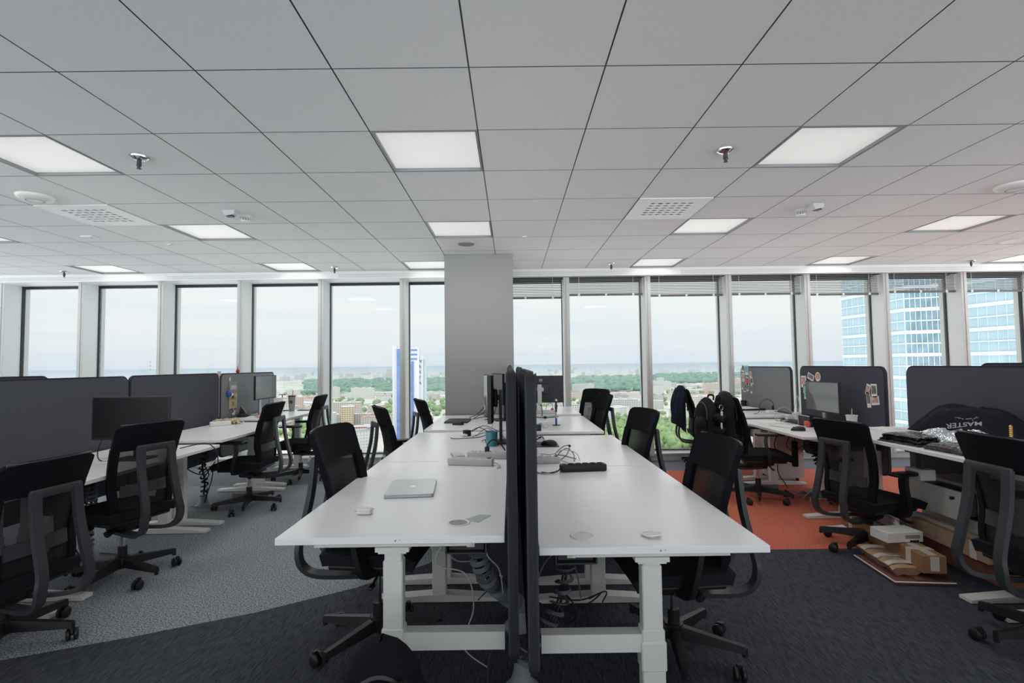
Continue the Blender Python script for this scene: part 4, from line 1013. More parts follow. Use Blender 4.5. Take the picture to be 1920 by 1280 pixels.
# third left desk
laptop(-.55, 5.28, Z3, PI / 2 - .05, 'closed black laptop by the column', m_darkgrey, .33, .235, logo=False, ports=False)
mouse(-.52, 4.985, Z3, PI / 2 - .2, 'black mouse beside the black laptop by the column')
screen_monitor(-.15, 5.35, 1.115, -PI / 2 + .235, .53, .31, 'second monitor behind the curved one, before the column', Z3, pole_off=(0, .05), face=m_glare)
for k, pts in enumerate(([(-.40, 5.5, Z3 + .01), (-.34, 5.42, Z3 + .05), (-.25, 5.5, Z3 + .08), (-.2, 5.45, Z3 + .02), (-.28, 5.35, Z3 + .01)], [(-.46, 5.55, Z3 + .01), (-.38, 5.6, Z3 + .04), (-.3, 5.55, Z3 + .12), (-.27, 5.5, Z3 + .2), (-.22, 5.45, Z3 + .26)], [(-.42, 5.45, Z3 + .006), (-.3, 5.4, Z3 + .03), (-.2, 5.36, Z3 + .05), (-.16, 5.3, Z3 + .14)])):
    cable(pts, .004, m_cable_k, ('black cable coiled on the desk before the column', 'black cable rising from the coil to the second monitor', 'black cable leaning across the coil before the column')[k])
# near right centre desk
t = thing('grommet_cap', 'loose white cable-hole cap lying on the near right desk', 'cap', (.505, 1.90, Z2)); b = MB(); b.prism([(.0365 * math.cos(2 * PI * k / 40), .0365 * math.sin(2 * PI * k / 40)) for k in range(40) if not 3 <= k <= 7], .0, .004, T(0, 0, .005, rx=math.radians(-7), rz=.5)); b.build('disc', m_offwhite, t)
b = MB(); b.lathe([(.030, .0), (.031, .006), (.028, .006), (.028, 0)], 28, cap=False); b.build('rim', m_lgrey, t)
power_strip(.416, 3.045, Z2, .10, .275, 5, m_black, m_black, 'black power strip on the near right desk', lead=[(-.135, 0, .02), (-.16, -.03, .01), (-.21, -.045, .005), (-.25, -.02, .005)])
power_strip(.175, 3.30, Z2, .0, .26, 4, m_lgrey, m_offwhite, 'white power strip half hidden by the dividers, on the right', lead=[(.13, 0, .02), (.16, -.03, .012), (.175, -.05, .01)])
for k, pts in enumerate(([(.30, 3.34, Z2 + .004), (.36, 3.42, Z2 + .03), (.40, 3.6, Z2 + .06), (.37, 3.75, Z2 + .03), (.30, 3.6, Z2 + .005), (.34, 3.45, Z2 + .02), (.42, 3.4, Z2 + .006)], [(.20, 3.62, Z2 + .004), (.27, 3.5, Z2 + .02), (.35, 3.5, Z2 + .05), (.43, 3.48, Z2 + .03), (.44, 3.36, Z2 + .004)], [(.28, 3.38, Z2 + .004), (.33, 3.5, Z2 + .04), (.38, 3.55, Z2 + .05), (.41, 3.46, Z2 + .03), (.40, 3.34, Z2 + .004)])):
    cable(pts, .0028, (m_cable_k, m_cable_w, m_cable_k)[k], ('black cable looped high behind the black power strip', 'white cable crossing the loops behind the black power strip', 'black cable looped low behind the black power strip')[k], plug=((pts[2]), (.018, .03, .016), m_black) if k == 0 else None)
cable([(.13, 3.02, Z2 + .004), (.18, 2.97, Z2 + .004), (.24, 3.0, Z2 + .004), (.26, 3.06, Z2 + .004)], .0035, m_cable_w, 'short white cable end curled beside the dividers')
t = thing('mouse_pad', 'dark grey mouse pad right of the dividers', 'mouse pad', (.235, 4.06, Z2), 0); b = MB(); b.prism(rrect(.25, .27, .01, 4), 0, .003); b.build('pad', m_darkgrey, t, smooth=30)
mouse(.285, 4.00, Z2 + .003, 1.25, 'black mouse on the grey mouse pad', s=1.1)
cable([(.31, 4.03, Z2 + .02), (.2, 4.0, Z2 + .012), (.12, 3.86, Z2 + .004)], .002, m_cable_k, 'thin black mouse lead running to the dividers')
for k in range(3):
    y = 4.30 + .05 * k
    cable([(.12 + .03 * k, y, Z2 + .004), (.17, y + .04, Z2 + .035), (.2 + .02 * k, y, Z2 + .004), (.24, y - .03, Z2 + .03), (.27, y + .02, Z2 + .004)], .0042, (m_cable_k, m_cable_w, m_cable_k)[k], ('front', 'middle white', 'rear')[k] + ' of the short cables tangled behind the mouse pad')
# third right desk
ZA = .76
t = thing('small_box', 'small black box beside the dividers on the third right desk', 'box', (.225, 4.68, ZA), .1); b = MB(); b.rbox((0, 0, .027), (.075, .07, .054), .005); b.build('body', m_black, t); b = MB(); b.rbox((.0, -.0352, .03), (.02, .002, .03), .0008, 1); b.build('button', m_darkgrey, t)
t = thing('clear_bag', 'crumpled clear plastic bag beside the small black box', 'bag', (.27, 4.9, ZA)); b = MB(); b.sheet(lambda u, v: ((u - .5) * .14, (v - .5) * .16, .003 + .03 * math.sin(PI * u) * math.sin(PI * v) * (1 + .5 * math.sin(17 * u + 9 * v))), 14, 14); b.build('film', m_clear, t, smooth=20)
t = thing('figure_stand', 'slim upright pen figure on a dark foot plate, third right desk', 'figure', (.437, 5.065, ZA))
b = MB(); b.lathe([(0, 0), (.04, 0), (.038, .004), (.0, .005)], 20); b.build('foot_plate', m_black, t)
for (z0_, z1_, r0, m__) in ((.004, .07, .011, m_blue), (.07, .13, .009, m_tan), (.13, .16, .011, m_darkgrey), (.16, .20, .014, m_darkgrey), (.20, .235, .009, m_black)):
    b = MB(); b.cyl((0, 0, z0_), (0, 0, z1_), r0, r0 * .9, 12); b.build('segment', m__, t)
b = MB(); b.lathe([(0, -.012), (.010, -.008), (.013, 0), (.010, .008), (0, .012)], 12, T(.002, 0, .245)); b.build('white_top', m_offwhite, t, smooth=60); b = MB(); b.rbox((.012, -.004, .19), (.01, .012, .02), .003); b.build('red_clip', m_red, t)
cable([(.23, 5.87, ZA + .004), (.30, 5.78, ZA + .006), (.37, 5.70, ZA + .012), (.45, 5.80, ZA + .006), (.53, 5.86, ZA + .004)], .005, m_cable_k, 'black cable lying in a shallow V on the third right desk', plug=((.37, 5.70, ZA + .014), (.035, .04, .024), m_black))
screen_monitor(.245, 5.0, 1.11, PI / 2 - .05, .52, .32, 'black monitor seen edge-on right of the dividers', ZA, pole_off=(0, .05))
# farthest right desk
ZB_ = .78
screen_monitor(.355, 6.22, 1.06, PI + .0, .54, .325, 'monitor seen from behind with a round maker logo, farthest right desk', ZB_, logo='DELL', stand_m=m_lgrey, back=mat('monitor_back', (38, 40, 48), .5), pole_off=(0.02, .07))
power_strip(.385, 6.03, ZB_, 0, .27, 5, m_lgrey, m_offwhite, 'white power strip in front of the logo monitor', switch=False)
t = thing('red_plug', 'small red plug on the power strip before the logo monitor', 'plug', (.475, 6.03, ZB_ + .042)); b = MB(); b.lathe([(.016, 0), (.016, .012), (.006, .026), (0, .027)], 14); b.build('plug_body', m_red, t)
t = thing('white_charger', 'white charger cube before the logo monitor', 'charger', (.315, 6.03, ZB_ + .042), .2); b = MB(); b.rbox((0, 0, .03), (.045, .045, .06), .006); b.build('cube', m_offwhite, t)
cable([(.33, 6.02, ZB_ + .09), (.345, 5.99, ZB_ + .11), (.352, 5.97, ZB_ + .05), (.35, 5.955, ZB_ - .03), (.345, 5.95, ZB_ - .08)], .0045, m_cable_k, 'black cable dropping over the edge before the logo monitor')
cable([(.40, 6.03, ZB_ + .05), (.42, 6.05, ZB_ + .10), (.47, 6.08, ZB_ + .12), (.50, 6.1, ZB_ + .03)], .0025, m_cable_k, 'thin black cable looping over the far power strip')

# ---- left desks
t = screen_monitor(-2.735, 3.70, 1.010, .045, .535, .305, 'dark monitor facing the viewer on the left desk', .71, pole_off=(0, .05))
cable([(-2.95, 3.75, .9), (-2.98, 3.72, .78), (-2.93, 3.68, .716), (-2.86, 3.7, .72), (-2.86, 3.78, .80), (-2.80, 3.8, .88)], .004, m_cable_k, 'black cable hanging under the dark monitor')
cable([(-2.7, 4.2, .715), (-2.55, 4.28, .74), (-2.48, 4.3, .70), (-2.46, 4.32, .62), (-2.5, 4.4, .52)], .004, m_cable_k, 'black cable bent over the front edge of the left desk')
cable([(-3.3, 2.7, .745), (-3.15, 2.65, .80), (-3.05, 2.75, .78), (-2.95, 2.85, .745)], .004, m_cable_k, 'black cable arching behind the nearest left chair')
power_strip(-3.12, 5.52, .745, .75, .20, 3, m_offwhite, m_lgrey, 'short white power strip on the empty left desk', h=.05, switch=False)
t = thing('wrapped_pack', 'beige wrapped pack of papers behind the short white power strip', 'pack', (-3.18, 5.72, .745), .3)
b = MB(); b.sheet(lambda u, v: ((u - .5) * .22 + .006 * math.sin(23 * v), (v - .5) * .16, .045 + .010 * math.sin(19 * u) * math.cos(15 * v)), 12, 10, .043); b.build('wrapper', m_tan, t, smooth=25)
b = MB(); b.box((.0, 0, .053), (.025, .165, .004)); b.build('band', m_lgrey, t, smooth=0)
t = thing('crumpled_paper', 'crumpled dark-printed paper behind the wrapped pack', 'paper', (-3.06, 5.70, .745), -.2); b = MB(); b.sheet(lambda u, v: ((u - .5) * .16, (v - .5) * .1, .006 + .03 * abs(math.sin(9 * u + 4 * v))), 10, 8, .002); b.build('sheet', m_tan, t, smooth=15)
# far left desk
ZL = .78; XD = -3.326
t = thing('hanging_badge', 'tan card with a shark fin and waves pinned to the left divider', 'badge', (XD, 6.14, .88))
b = MB(); b.box((.004, 0, .09), (.003, .17, .19)); b.build('tan_card', m_tan, t, smooth=0)
b = MB(); b.box((.005, 0, .255), (.004, .18, .13)); b.build('holder', m_grey, t, smooth=0); b = MB(); b.box((.0075, 0, .25), (.002, .12, .05)); b.build('printed_field', m_lgrey, t, smooth=0)
YX = Matrix(((0, 0, 1, 0), (1, 0, 0, 0), (0, 1, 0, 0), (0, 0, 0, 1)))
b = MB(); b.prism([(-.05, .125), (.02, .185), (.012, .15), (.03, .125)], .0056, .0062, YX)
for z_ in (.108, .117): b.tube([(.006, -.065 + .013 * k, z_ + .004 * (k % 2)) for k in range(11)], .0018, 5)
b.build('fin_and_waves', m_black, t, smooth=0)
b = MB()
for k, (y_, w_) in enumerate(((-.005, .05), (-.005, .05), (.0, .04), (.0, .04))): b.box((.0058, y_, .075 - .013 * k), (.0006, w_, .006))
b.build('small_print', m_darkgrey, t, smooth=0)
b = MB(); b.box((.005, 0, -.002), (.002, .16, .008)); b.build('red_hem', m_red, t, smooth=0)
t = thing('blue_toy', 'blue and white keyring toy hanging beside the tan card', 'toy', (XD + .02, 6.02, 1.06)); b = MB(); b.lathe([(0, -.035), (.022, -.03), (.03, 0), (.022, .03), (0, .036)], 14); b.build('toy_body', m_blue, t, smooth=60); b = MB(); b.lathe([(0, -.02), (.02, -.012), (.022, .006), (0, .022)], 12, T(.01, .04, -.01)); b.build('toy_face', m_offwhite, t, smooth=60)
b = MB(); b.tube([(0, 0, .035), (0, .01, .06), (-.015, .0, .08)], .002, 5); b.build('strap', m_red, t)
t = thing('fruit_sticker', 'small white bitten-fruit sticker above the tan card', 'sticker', (XD + .002, 6.07, 1.228)); b = MB(); b.prism([(.02 * math.cos(2 * PI * k / 20) - (.006 if k in (0, 1, 19) else 0), .022 * math.sin(2 * PI * k / 20)) for k in range(20)], 0, .002, YX); b.prism([(.0, .024), (.012, .034), (.006, .022)], 0, .002, YX); b.build('sticker_face', m_offwhite, t, smooth=0)
t = thing('tassel', 'white tassel charm hanging below the tan card', 'charm', (XD + .012, 6.14, .795)); b = MB(); b.tube([(0, 0, .085), (.002, .01, .05), (0, .0, .03)], .003, 5); b.rbox((0, 0, .018), (.018, .045, .03), .008); b.tube([(0, .02, .03), (.004, .03, .06)], .004, 5); b.build('charm_body', m_offwhite, t)
t = thing('phone_cradle', 'black phone cradle at the foot of the left divider', 'phone cradle', (-3.19, 6.14, ZL), .2); b = MB(); b.rbox((0, 0, .02), (.12, .16, .04), .008); b.build('tray', m_black, t); b = MB(); b.prism([(-.05, .04), (.03, .04), (-.03, .13)], -.03, .03, T(0, 0, 0, rx=PI / 2)); b.build('wedge', m_black, t, smooth=20)
cable([(-3.2, 6.25, ZL + .02), (-3.18, 6.45, ZL + .04), (-3.1, 6.55, ZL + .12), (-3.04, 6.45, ZL + .19)], .004, m_cable_k, 'black cable running from the cradle to the far left monitor')
t = thing('notepad', 'white notepad on the far left desk', 'notepad', (-3.02, 6.05, ZL), .15); b = MB(); b.box((0, 0, .005), (.15, .2, .01)); b.build('pages', m_paper, t, smooth=0)
mouse(-2.94, 5.99, ZL, 1.2, 'pinkish mouse on the far left desk', m=m_pink)
screen_monitor(-2.99, 6.27, 1.122, PI / 2 - .03, .50, .285, 'far left monitor with a pale reflection painted on its screen', ZL, face=m_glare_screen, stand_m=m_alu, pole_off=(0, .05))
t = thing('picture_card', 'pink and white picture card leaning behind the far left monitor', 'card', (-2.97, 6.56, ZL), .5); b = MB(); b.box((0, 0, .10), (.11, .004, .19), T(rx=-.15)); b.build('card_sheet', m_paper, t, smooth=0); b = MB(); b.lathe([(0, 0), (.035, 0)], 16, cap=False, M=T(0, -.006 + .015, .11, rx=PI / 2 - .15)); b.box((0, .004, .155), (.06, .004, .03), T(rx=-.15)); b.build('pink_print', m_red, t, smooth=0)
t = thing('tee_stand', 'thin black T-shaped stand on the far left desk', 'stand', (-3.03, 6.80, ZL)); b = MB(); b.lathe([(0, 0), (.035, 0), (.03, .005), (0, .006)], 18); b.build('foot', m_black, t); b = MB(); b.cyl((0, 0, .004), (0, 0, .22), .006, n=10); b.build('stem', m_black, t); b = MB(); b.rbox((0, 0, .222), (.09, .014, .010), .004); b.build('crossbar', m_black, t)
t = thing('tumbler', 'grey tumbler with a round logo and straw on the far left desk', 'tumbler', (-2.92, 6.84, ZL))
m_tum = mat('grey_tumbler', (140, 142, 142), .5)
b = MB(); b.lathe([(0, 0), (.033, 0), (.046, .195), (0, .195)], 28); b.build('cup_body', m_tum, t, smooth=40)
b = MB(); b.lathe([(0, .195), (.048, .195), (.048, .206), (.04, .209), (0, .209)], 28); b.build('lid', m_black, t); b = MB(); b.cyl((.01, 0, .2), (.014, 0, .275), .004, n=8); b.build('straw', m_black, t)
b = MB(); MZ = T(.004, -.0425, .125, rx=PI / 2 - .07); b.tube([(.02 * math.cos(2 * PI * k / 22), .02 * math.sin(2 * PI * k / 22), 0) for k in range(22)], .003, 5, closed=True, M=MZ); b.lathe([(0, 0), (.013, 0)], 16, cap=False, M=MZ); b.build('round_logo', m_black, t, smooth=0)
for k, (x, y, rz_) in enumerate(((-3.06, 6.93, .2), (-2.80, 6.93, -.2))):
    t = thing('smartphone', ('black phone lying left of the grey tumbler', 'black phone lying right of the grey tumbler')[k], 'phone', (x, y, ZL), rz_); b = MB(); b.rbox((0, 0, .0045), (.15, .072, .009), .003); b.build('body', m_black, t); b = MB(); b.box((0, 0, .0093), (.14, .064, .0006)); b.build('display', m_screen, t, smooth=0)
t = thing('paper_star', 'red paper star decoration on top of the left divider', 'decoration', (-3.345, 6.28, 1.296)); b = MB()
for k in range(7):
    a = -1.2 + 2.4 * k / 6; L_ = .06 + .025 * (k == 3); b.add([(-.006, -.015 * math.cos(a), 0), (.006, .015 * math.cos(a), .004), (.0, L_ * math.sin(a), L_ * math.cos(a) + .004), (.012, .02 * math.sin(a), .02)], [(0, 1, 2), (1, 3, 2), (3, 0, 2), (0, 3, 1)])
b.build('petals', m_red, t, smooth=0); b = MB(); b.tube([(0, .0, .05), (.0, .012, .09), (.004, .006, .11)], .0018, 5); b.tube([(0, .0, .05), (0, -.015, .085)], .0018, 5); b.build('stamens', m_darkgrey, t)
t = thing('paper_flag', 'small red and white paper flag between the left dividers', 'flag', (-3.345, 5.88, .80)); b = MB(); b.cyl((0, 0, 0), (0, 0, .52), .006, n=8); b.build('stick', m_offwhite, t); b = MB(); b.box((0, .0, .50), (.003, .07, .05)); b.build('flag_sheet', m_pink, t, smooth=0)

# ---- right desks: pinned photographs
def pins(x, lst, group, words):
    for k, (y, z, w, h, rot, mm, extra) in enumerate(lst):
        t = thing('pinned_picture', words[k], 'picture', (x, y, z), 0, group); M_ = Matrix.Rotation(rot, 4, 'X')
        b = MB()
        if extra == 'round': b.lathe([(0, 0), (w / 2, 0), (w / 2, .002), (0, .002)], 20, M_ @ T(ry=-PI / 2))
        else: b.box((-.001, 0, 0), (.002, w, h), M_)
        b.build('paper_sheet', m_paper, t, smooth=0)
        b = MB(); b.box((-.0025, 0, h * .06), (.001, w * .78, h * .62), M_); b.build('printed_image', mm, t, smooth=0)
m_sky = mat('print_blue', (120, 178, 208), .6); m_pr = mat('print_grey', (120, 116, 110), .6, noise=(60, .6)); m_prp = mat('print_rose', (206, 160, 150), .6, noise=(50, .4)); m_grn = mat('print_green', (120, 196, 160), .6, noise=(40, .3)); m_prd = mat('print_red', (206, 62, 62), .6, noise=(40, .3))
XP = 3.290
pins(XP, [(7.27, 1.265, .09, .10, .2, m_pr, ''), (7.16, 1.245, .10, .14, 0, m_sky, ''), (7.05, 1.185, .09, .09, 0, m_prp, 'round'), (7.27, 1.145, .09, .11, -.1, m_prp, ''), (7.15, 1.09, .09, .12, .1, m_prd, ''), (7.02, 1.095, .08, .10, -.35, m_pr, ''), (7.28, 1.03, .08, .13, .05, m_pr, ''), (7.15, 1.005, .055, .11, -.08, m_pr, ''), (7.03, .985, .055, .12, .08, m_pr, ''), (7.24, .965, .08, .06, .1, m_pr, '')], 'pictures on the pale right divider',
     ['torn grey picture at the top corner of the pale right divider', 'blue sky picture at the top of the pale right divider', 'round rose picture on the pale right divider', 'rose picture below the torn one on the pale right divider', 'red-printed picture in the middle of the pale right divider cluster', 'tilted grey picture right of the red-printed one', 'tall grey strip at the left edge of the pale right divider', 'narrow grey strip below the red-printed picture', 'narrow grey strip lowest on the right of the cluster', 'small grey picture at the bottom left of the pale divider cluster'])
pins(XP, [(5.77, 1.13, .10, .13, .0, m_prp, ''), (5.63, 1.185, .12, .07, .35, m_pr, ''), (5.50, 1.19, .10, .10, 0, m_prp, 'round'), (5.73, 1.05, .10, .11, .05, m_grn, ''), (5.60, 1.06, .05, .16, -.08, m_pr, ''), (5.72, .985, .09, .10, 0, m_grn, '')], 'pictures left of the right monitor',
     ['rose picture left of the right monitor', 'tilted grey picture above the right monitor', 'round rose picture above the right monitor', 'green picture left of the right monitor', 'narrow strip behind the right monitor edge', 'pale green note lowest beside the right monitor'])
pins(XP, [(4.735, 1.09, .05, .10, .3, m_prp, ''), (4.655, 1.085, .075, .12, -.03, m_pr, ''), (4.73, 1.0, .05, .15, -.08, m_pr, ''), (4.645, .995, .10, .08, -.12, m_prp, '')], 'pictures right of the iced drink',
     ['small rose slip at the top of the pictures near the divider edge', 'upright grey photo near the right edge of the dark divider', 'dark strip of pictures near the right edge of the dark divider', 'wide photo lowest near the right edge of the dark divider'])
ZR = .74
t = thing('mug', 'black mug with red flowers at the back of the far right desk', 'mug', (3.14, 6.95, ZR)); b = MB(); b.lathe([(0, 0), (.036, 0), (.038, .10), (.034, .10), (.033, .01), (0, .01)], 24); b.build('cup_body', m_black, t); b = MB(); b.tube([(.036, 0, .08), (.06, 0, .07), (.06, 0, .035), (.037, 0, .025)], .005, 6); b.build('handle', m_black, t)
t = thing('red_flower', 'small red artificial flower in a white pot on the far right desk', 'flower', (3.00, 6.97, ZR)); b = MB(); b.lathe([(0, 0), (.02, 0), (.026, .05), (0, .05)], 16); b.build('pot', m_offwhite, t); b = MB()
for k in range(9): b.lathe([(0, -.014), (.014, 0), (0, .014)], 7, T(.022 * math.cos(k * 2.4), .022 * math.sin(k * 2.4), .075 + .008 * (k % 3)))
b.build('blossom', m_red, t)
t = thing('laptop', 'black flat laptop on the far right desk under papers', 'laptop', (3.06, 6.66, ZR), .05); b = MB(); b.rbox((0, 0, .011), (.34, .24, .022), .005); b.build('body', m_black, t)
t = thing('paper_stack', 'white papers lying on the black laptop, far right desk', 'papers', (3.03, 6.68, ZR + .022), .2); b = MB(); b.box((0, 0, .004), (.22, .29, .008)); b.build('sheets', m_paper, t, smooth=0)
t = thing('snack_packet', 'yellow and orange snack packet on the white papers', 'packet', (2.98, 6.72, ZR + .030), .5); b = MB(); b.rbox((0, 0, .011), (.07, .05, .022), .01); b.build('packet_body', m_yellow, t)
power_strip(3.09, 6.12, ZR, .5, .16, 2, m_offwhite, m_lgrey, 'white socket block with a black plug on the far right desk', switch=False)
cable([(3.11, 6.12, ZR + .05), (3.11, 6.11, ZR + .12), (3.06, 6.14, ZR + .17), (2.99, 6.18, ZR + .12), (2.94, 6.12, ZR + .02), (2.86, 6.08, ZR + .005)], .003, m_cable_k, 'thin black cable arching from the white socket block', plug=((3.11, 6.12, ZR + .07), (.026, .026, .05), m_black))
cable([(3.12, 6.1, ZR + .03), (3.18, 6.06, ZR + .03), (3.25, 6.0, ZR + .01), (3.27, 5.92, ZR + .006)], .005, m_cable_k, 'thick black cable from the socket block to the divider edge')
ZM = .71
screen_monitor(3.055, 5.06, 1.005, -PI / 2 + .02, .52, .30, 'right-hand monitor with window reflection painted grey on its screen, black bin under it', ZM, face=m_glare_screen, stand_m=m_alu, pole_off=(-.10, .06))
t = thing('pen_box', 'black open box with an orange thing in it under the right monitor', 'box', (2.99, 5.16, ZM), 0)
b = MB()
for (c_, d_) in (((0, 0, .004), (.12, .2, .008)), ((-.058, 0, .05), (.004, .2, .1)), ((.058, 0, .05), (.004, .2, .1)), ((0, -.098, .05), (.12, .004, .1)), ((0, .098, .05), (.12, .004, .1))): b.box(c_, d_)
b.build('box_shell', m_black, t, smooth=0); b = MB(); b.tube([(-.062, .1, .005), (-.062, .1, .105), (-.062, -.1, .105)], .004, 6); b.build('wire_rim', m_lgrey, t)
t = thing('orange_toy', 'small orange toy lying in the black box under the right monitor', 'toy', (2.915, 5.08, ZM + .0)); b = MB(); b.rbox((0, 0, .03), (.03, .08, .06), .014, 3); b.build('toy_body', mat('orange_red', (206, 84, 62), .5), t)
t = thing('iced_drink', 'clear plastic iced drink cup with a straw before the dark right divider', 'drink', (3.08, 4.66, ZM))
b = MB(); b.lathe([(0, .002), (.032, .002), (.046, .15), (.044, .15), (.031, .006), (0, .006)], 28); b.build('cup_body', m_cup, t, smooth=40)
b = MB(); b.lathe([(.047, .146), (.05, .149), (.05, .155), (.044, .158), (0, .158)], 28); b.build('lid', m_cup, t); b = MB(); b.cyl((0, 0, .02), (.004, 0, .215), .004, n=8); b.build('straw', m_pink, t)
b = MB(); b.lathe([(0, .01), (.033, .01), (.043, .12), (0, .12)], 24); b.build('drink_level', m_offwhite, t, smooth=40)
b = MB()
for k in range(4): b.box((-.012 + .008 * k, -.0405, .075), (.003, .004, .045 if k % 2 else .06))
b.build('printed_sleeve', m_grey, t, smooth=0)
t = thing('keyboard', 'black keyboard beside white cables on the right desk', 'keyboard', (3.00, 5.45, ZM), PI / 2); b = MB(); b.rbox((0, 0, .009), (.36, .13, .018), .005); b.build('body', m_black, t); b = MB()
for r_ in range(4):
    for c_ in range(14): b.rbox((-.16 + .0247 * c_, -.045 + .03 * r_, .02), (.02, .024, .006), .002, 1)
b.build('keys', m_darkgrey, t, smooth=0)
mouse(2.68, 4.82, ZM, 1.3, 'black mouse on the right desk beside the mesh chair', s=1.1)
t = thing('tablet', 'white tablet in a pale cover on the right desk', 'tablet', (2.74, 5.12, ZM), .35); b = MB(); b.rbox((0, 0, .008), (.2, .26, .016), .006); b.build('cover', m_offwhite, t)
t = thing('paper_sheet', 'loose white sheets on the right desk behind the tablet', 'paper', (2.72, 5.45, ZM), -.2); b = MB(); b.box((0, 0, .003), (.21, .29, .006)); b.box((.04, .03, .0075), (.2, .28, .002), T(rz=.25)); b.build('sheets', m_paper, t, smooth=0)
t = thing('white_adapter', 'white charger cubes on the right desk near the divider gap', 'charger', (3.18, 5.74, ZM), .1); b = MB(); b.rbox((0, 0, .04), (.07, .07, .08), .008); b.rbox((-.08, .02, .03), (.055, .06, .06), .008); b.build('cubes', m_offwhite, t)
for k, pts in enumerate(([(3.15, 5.72, ZM + .06), (3.05, 5.74, ZM + .14), (2.95, 5.72, ZM + .10), (2.9, 5.66, ZM + .01), (2.98, 5.58, ZM + .02), (2.86, 5.5, ZM + .006)], [(3.1, 5.7, ZM + .02), (2.98, 5.66, ZM + .05), (2.88, 5.6, ZM + .02), (2.84, 5.52, ZM + .008), (2.92, 5.44, ZM + .03), (2.8, 5.36, ZM + .02)], [(3.22, 5.78, ZM + .05), (3.29, 5.88, ZM + .15), (3.30, 5.93, ZM + .25), (3.28, 5.95, ZM + .15), (3.25, 5.92, ZM + .06)])):
    cable(pts, .0035, m_cable_w, ('white cable arching from the charger cubes', 'white cable snaking over the keyboard desk', 'white cable looped up in the gap between the right dividers')[k])
from mathutils import noise as MN
def nz3(x, y, z, s): return MN.noise(Vector((x * s, y * s, z * s)))
m_cloth = mat('black_jersey', (30, 31, 40), .9, spec=.15, bump=(260, .3)); m_cloth2 = mat('charcoal_fleece', (36, 42, 54), .95, spec=.1, bump=(260, .3)); m_nylon = mat('black_nylon', (14, 15, 18), .72, spec=.25, bump=(160, .3)); m_glossk = mat('black_glossy_plastic', (14, 14, 15), .22, spec=.6, bump=(30, .8, .02))
m_print = mat('white_print', (206, 208, 206), .6); m_redbrown = mat('red_brown_cardboard', (112, 64, 52), .85, noise=(9, .1))
ZC = .81
# heap of clothes on the right desk
def heap(u, v, w, d, h, seed, fold=1.0, flat=.35):
    a, b = 2 * u - 1, 2 * v - 1
    e = max(0, 1 - abs(a) ** 3.2) ** .55 * max(0, 1 - abs(b) ** 3.2) ** .55
    n = nz3(a + seed, b * 1.4, seed, 1.1) * .34 + (.5 - abs(nz3(a * 1.1 + seed, b * 2.4 + a, 3 + seed, 1.25))) * .36 * fold + nz3(a, b, seed, 3.2) * .05
    wob = 1 + .12 * nz3(a, b, seed + 9, 1.5)
    return (a * w / 2 * wob, b * d / 2 * wob, max(.004, h * e * (1 - flat + flat * (1 - b * b) + n)))
t = thing('black_shirt', 'black jersey heaped on the right desk with the word MASTER upside down', 'shirt', (3.06, 3.40, ZC + .045), .0)
b = MB(); b.sheet(lambda u, v: heap(u, v, .42, .66, .13, 2.3, 2.2), 50, 80); bb = b.build('cloth', m_cloth, t, smooth=180)
# print lies on the flank that faces the aisle, the wearer's way up is down
def print_on(word, size, c, name):
    n = len(word); o = text_mesh(word, size, m_print, t, Matrix.Identity(4), name, extr=.0004, bold=True)
    from mathutils.bvhtree import BVHTree
    me = bb.data; bvh = BVHTree.FromPolygons([v.co for v in me.vertices], [list(p.vertices) for p in me.polygons])
    view = Vector((.80, .80, -.50)).normalized(); right = Vector((.75, -.66, 0)).normalized(); up = right.cross(view) * 1
    if up.z < 0: up = -up
    for v in o.data.vertices:
        p = Vector(c) - view * .5 + right * (-v.co.x) + up * (-v.co.y)
        hit = bvh.ray_cast(p, view)
        if hit[0] is not None: v.co = hit[0] - view * .004
        else: v.co = Vector(c) + right * (-v.co.x) + up * (-v.co.y)
print_on('MASTER', .050, (-.13, -.07, .062), 'printed_word')
print_on('.,-\'-~ -.,_', .034, (-.11, -.07, .10), 'printed_small_line')
t = thing('crinkled_bag', 'shiny crinkled clear bag under the black jersey on the right desk', 'bag', (2.84, 3.30, ZC + .002), .1)
b = MB(); b.sheet(lambda u, v: heap(u, v, .30, .50, .085, 7.7, 1.5, .2), 24, 34); b.build('film', m_foil, t, smooth=12)
t = thing('folded_garments', 'stack of folded black plastic-wrapped garments at the edge of the right desk', 'clothes', (2.66, 3.40, ZC), .12)
for k in range(3):
    b = MB(); b.sheet(lambda u, v, k=k: ((2 * u - 1) * (.135 - .008 * k) + .008 * nz3(v * 3, k, 1, 2), (2 * v - 1) * (.16 - .012 * k) + .01 * nz3(u * 3, k, 4, 2), .006 + .020 * (k + 1) + .006 * nz3(u * 4, v * 4, k, 1.5) - .012 * (abs(2 * u - 1) ** 6 + abs(2 * v - 1) ** 6)), 18, 20, .024); b.build('garment', m_glossk, t, smooth=60)
t = thing('flat_black_package', 'flat black package with red lettering in front of the crinkled bag', 'package', (2.66, 3.06, ZC), .05)
b = MB(); b.sheet(lambda u, v: ((2 * u - 1) * .12, (2 * v - 1) * .13, .045 + .004 * nz3(u * 3, v * 3, 5, 2) - .014 * (abs(2 * u - 1) ** 5 + abs(2 * v - 1) ** 5)), 14, 14, .044); b.build('wrapper', m_glossk, t, smooth=60)
b = MB()
for k in range(7): b.box((-.07 + .018 * k, -.127, .033), (.011, .004, .009 if k % 2 else .011))
b.build('red_letters', m_red, t, smooth=0)
cable([(2.74, 2.98, ZC + .005), (2.70, 2.93, ZC + .02), (2.66, 2.95, ZC + .03), (2.67, 3.0, ZC + .006)], .002, m_cable_w, 'thin white cord loop by the flat black package')
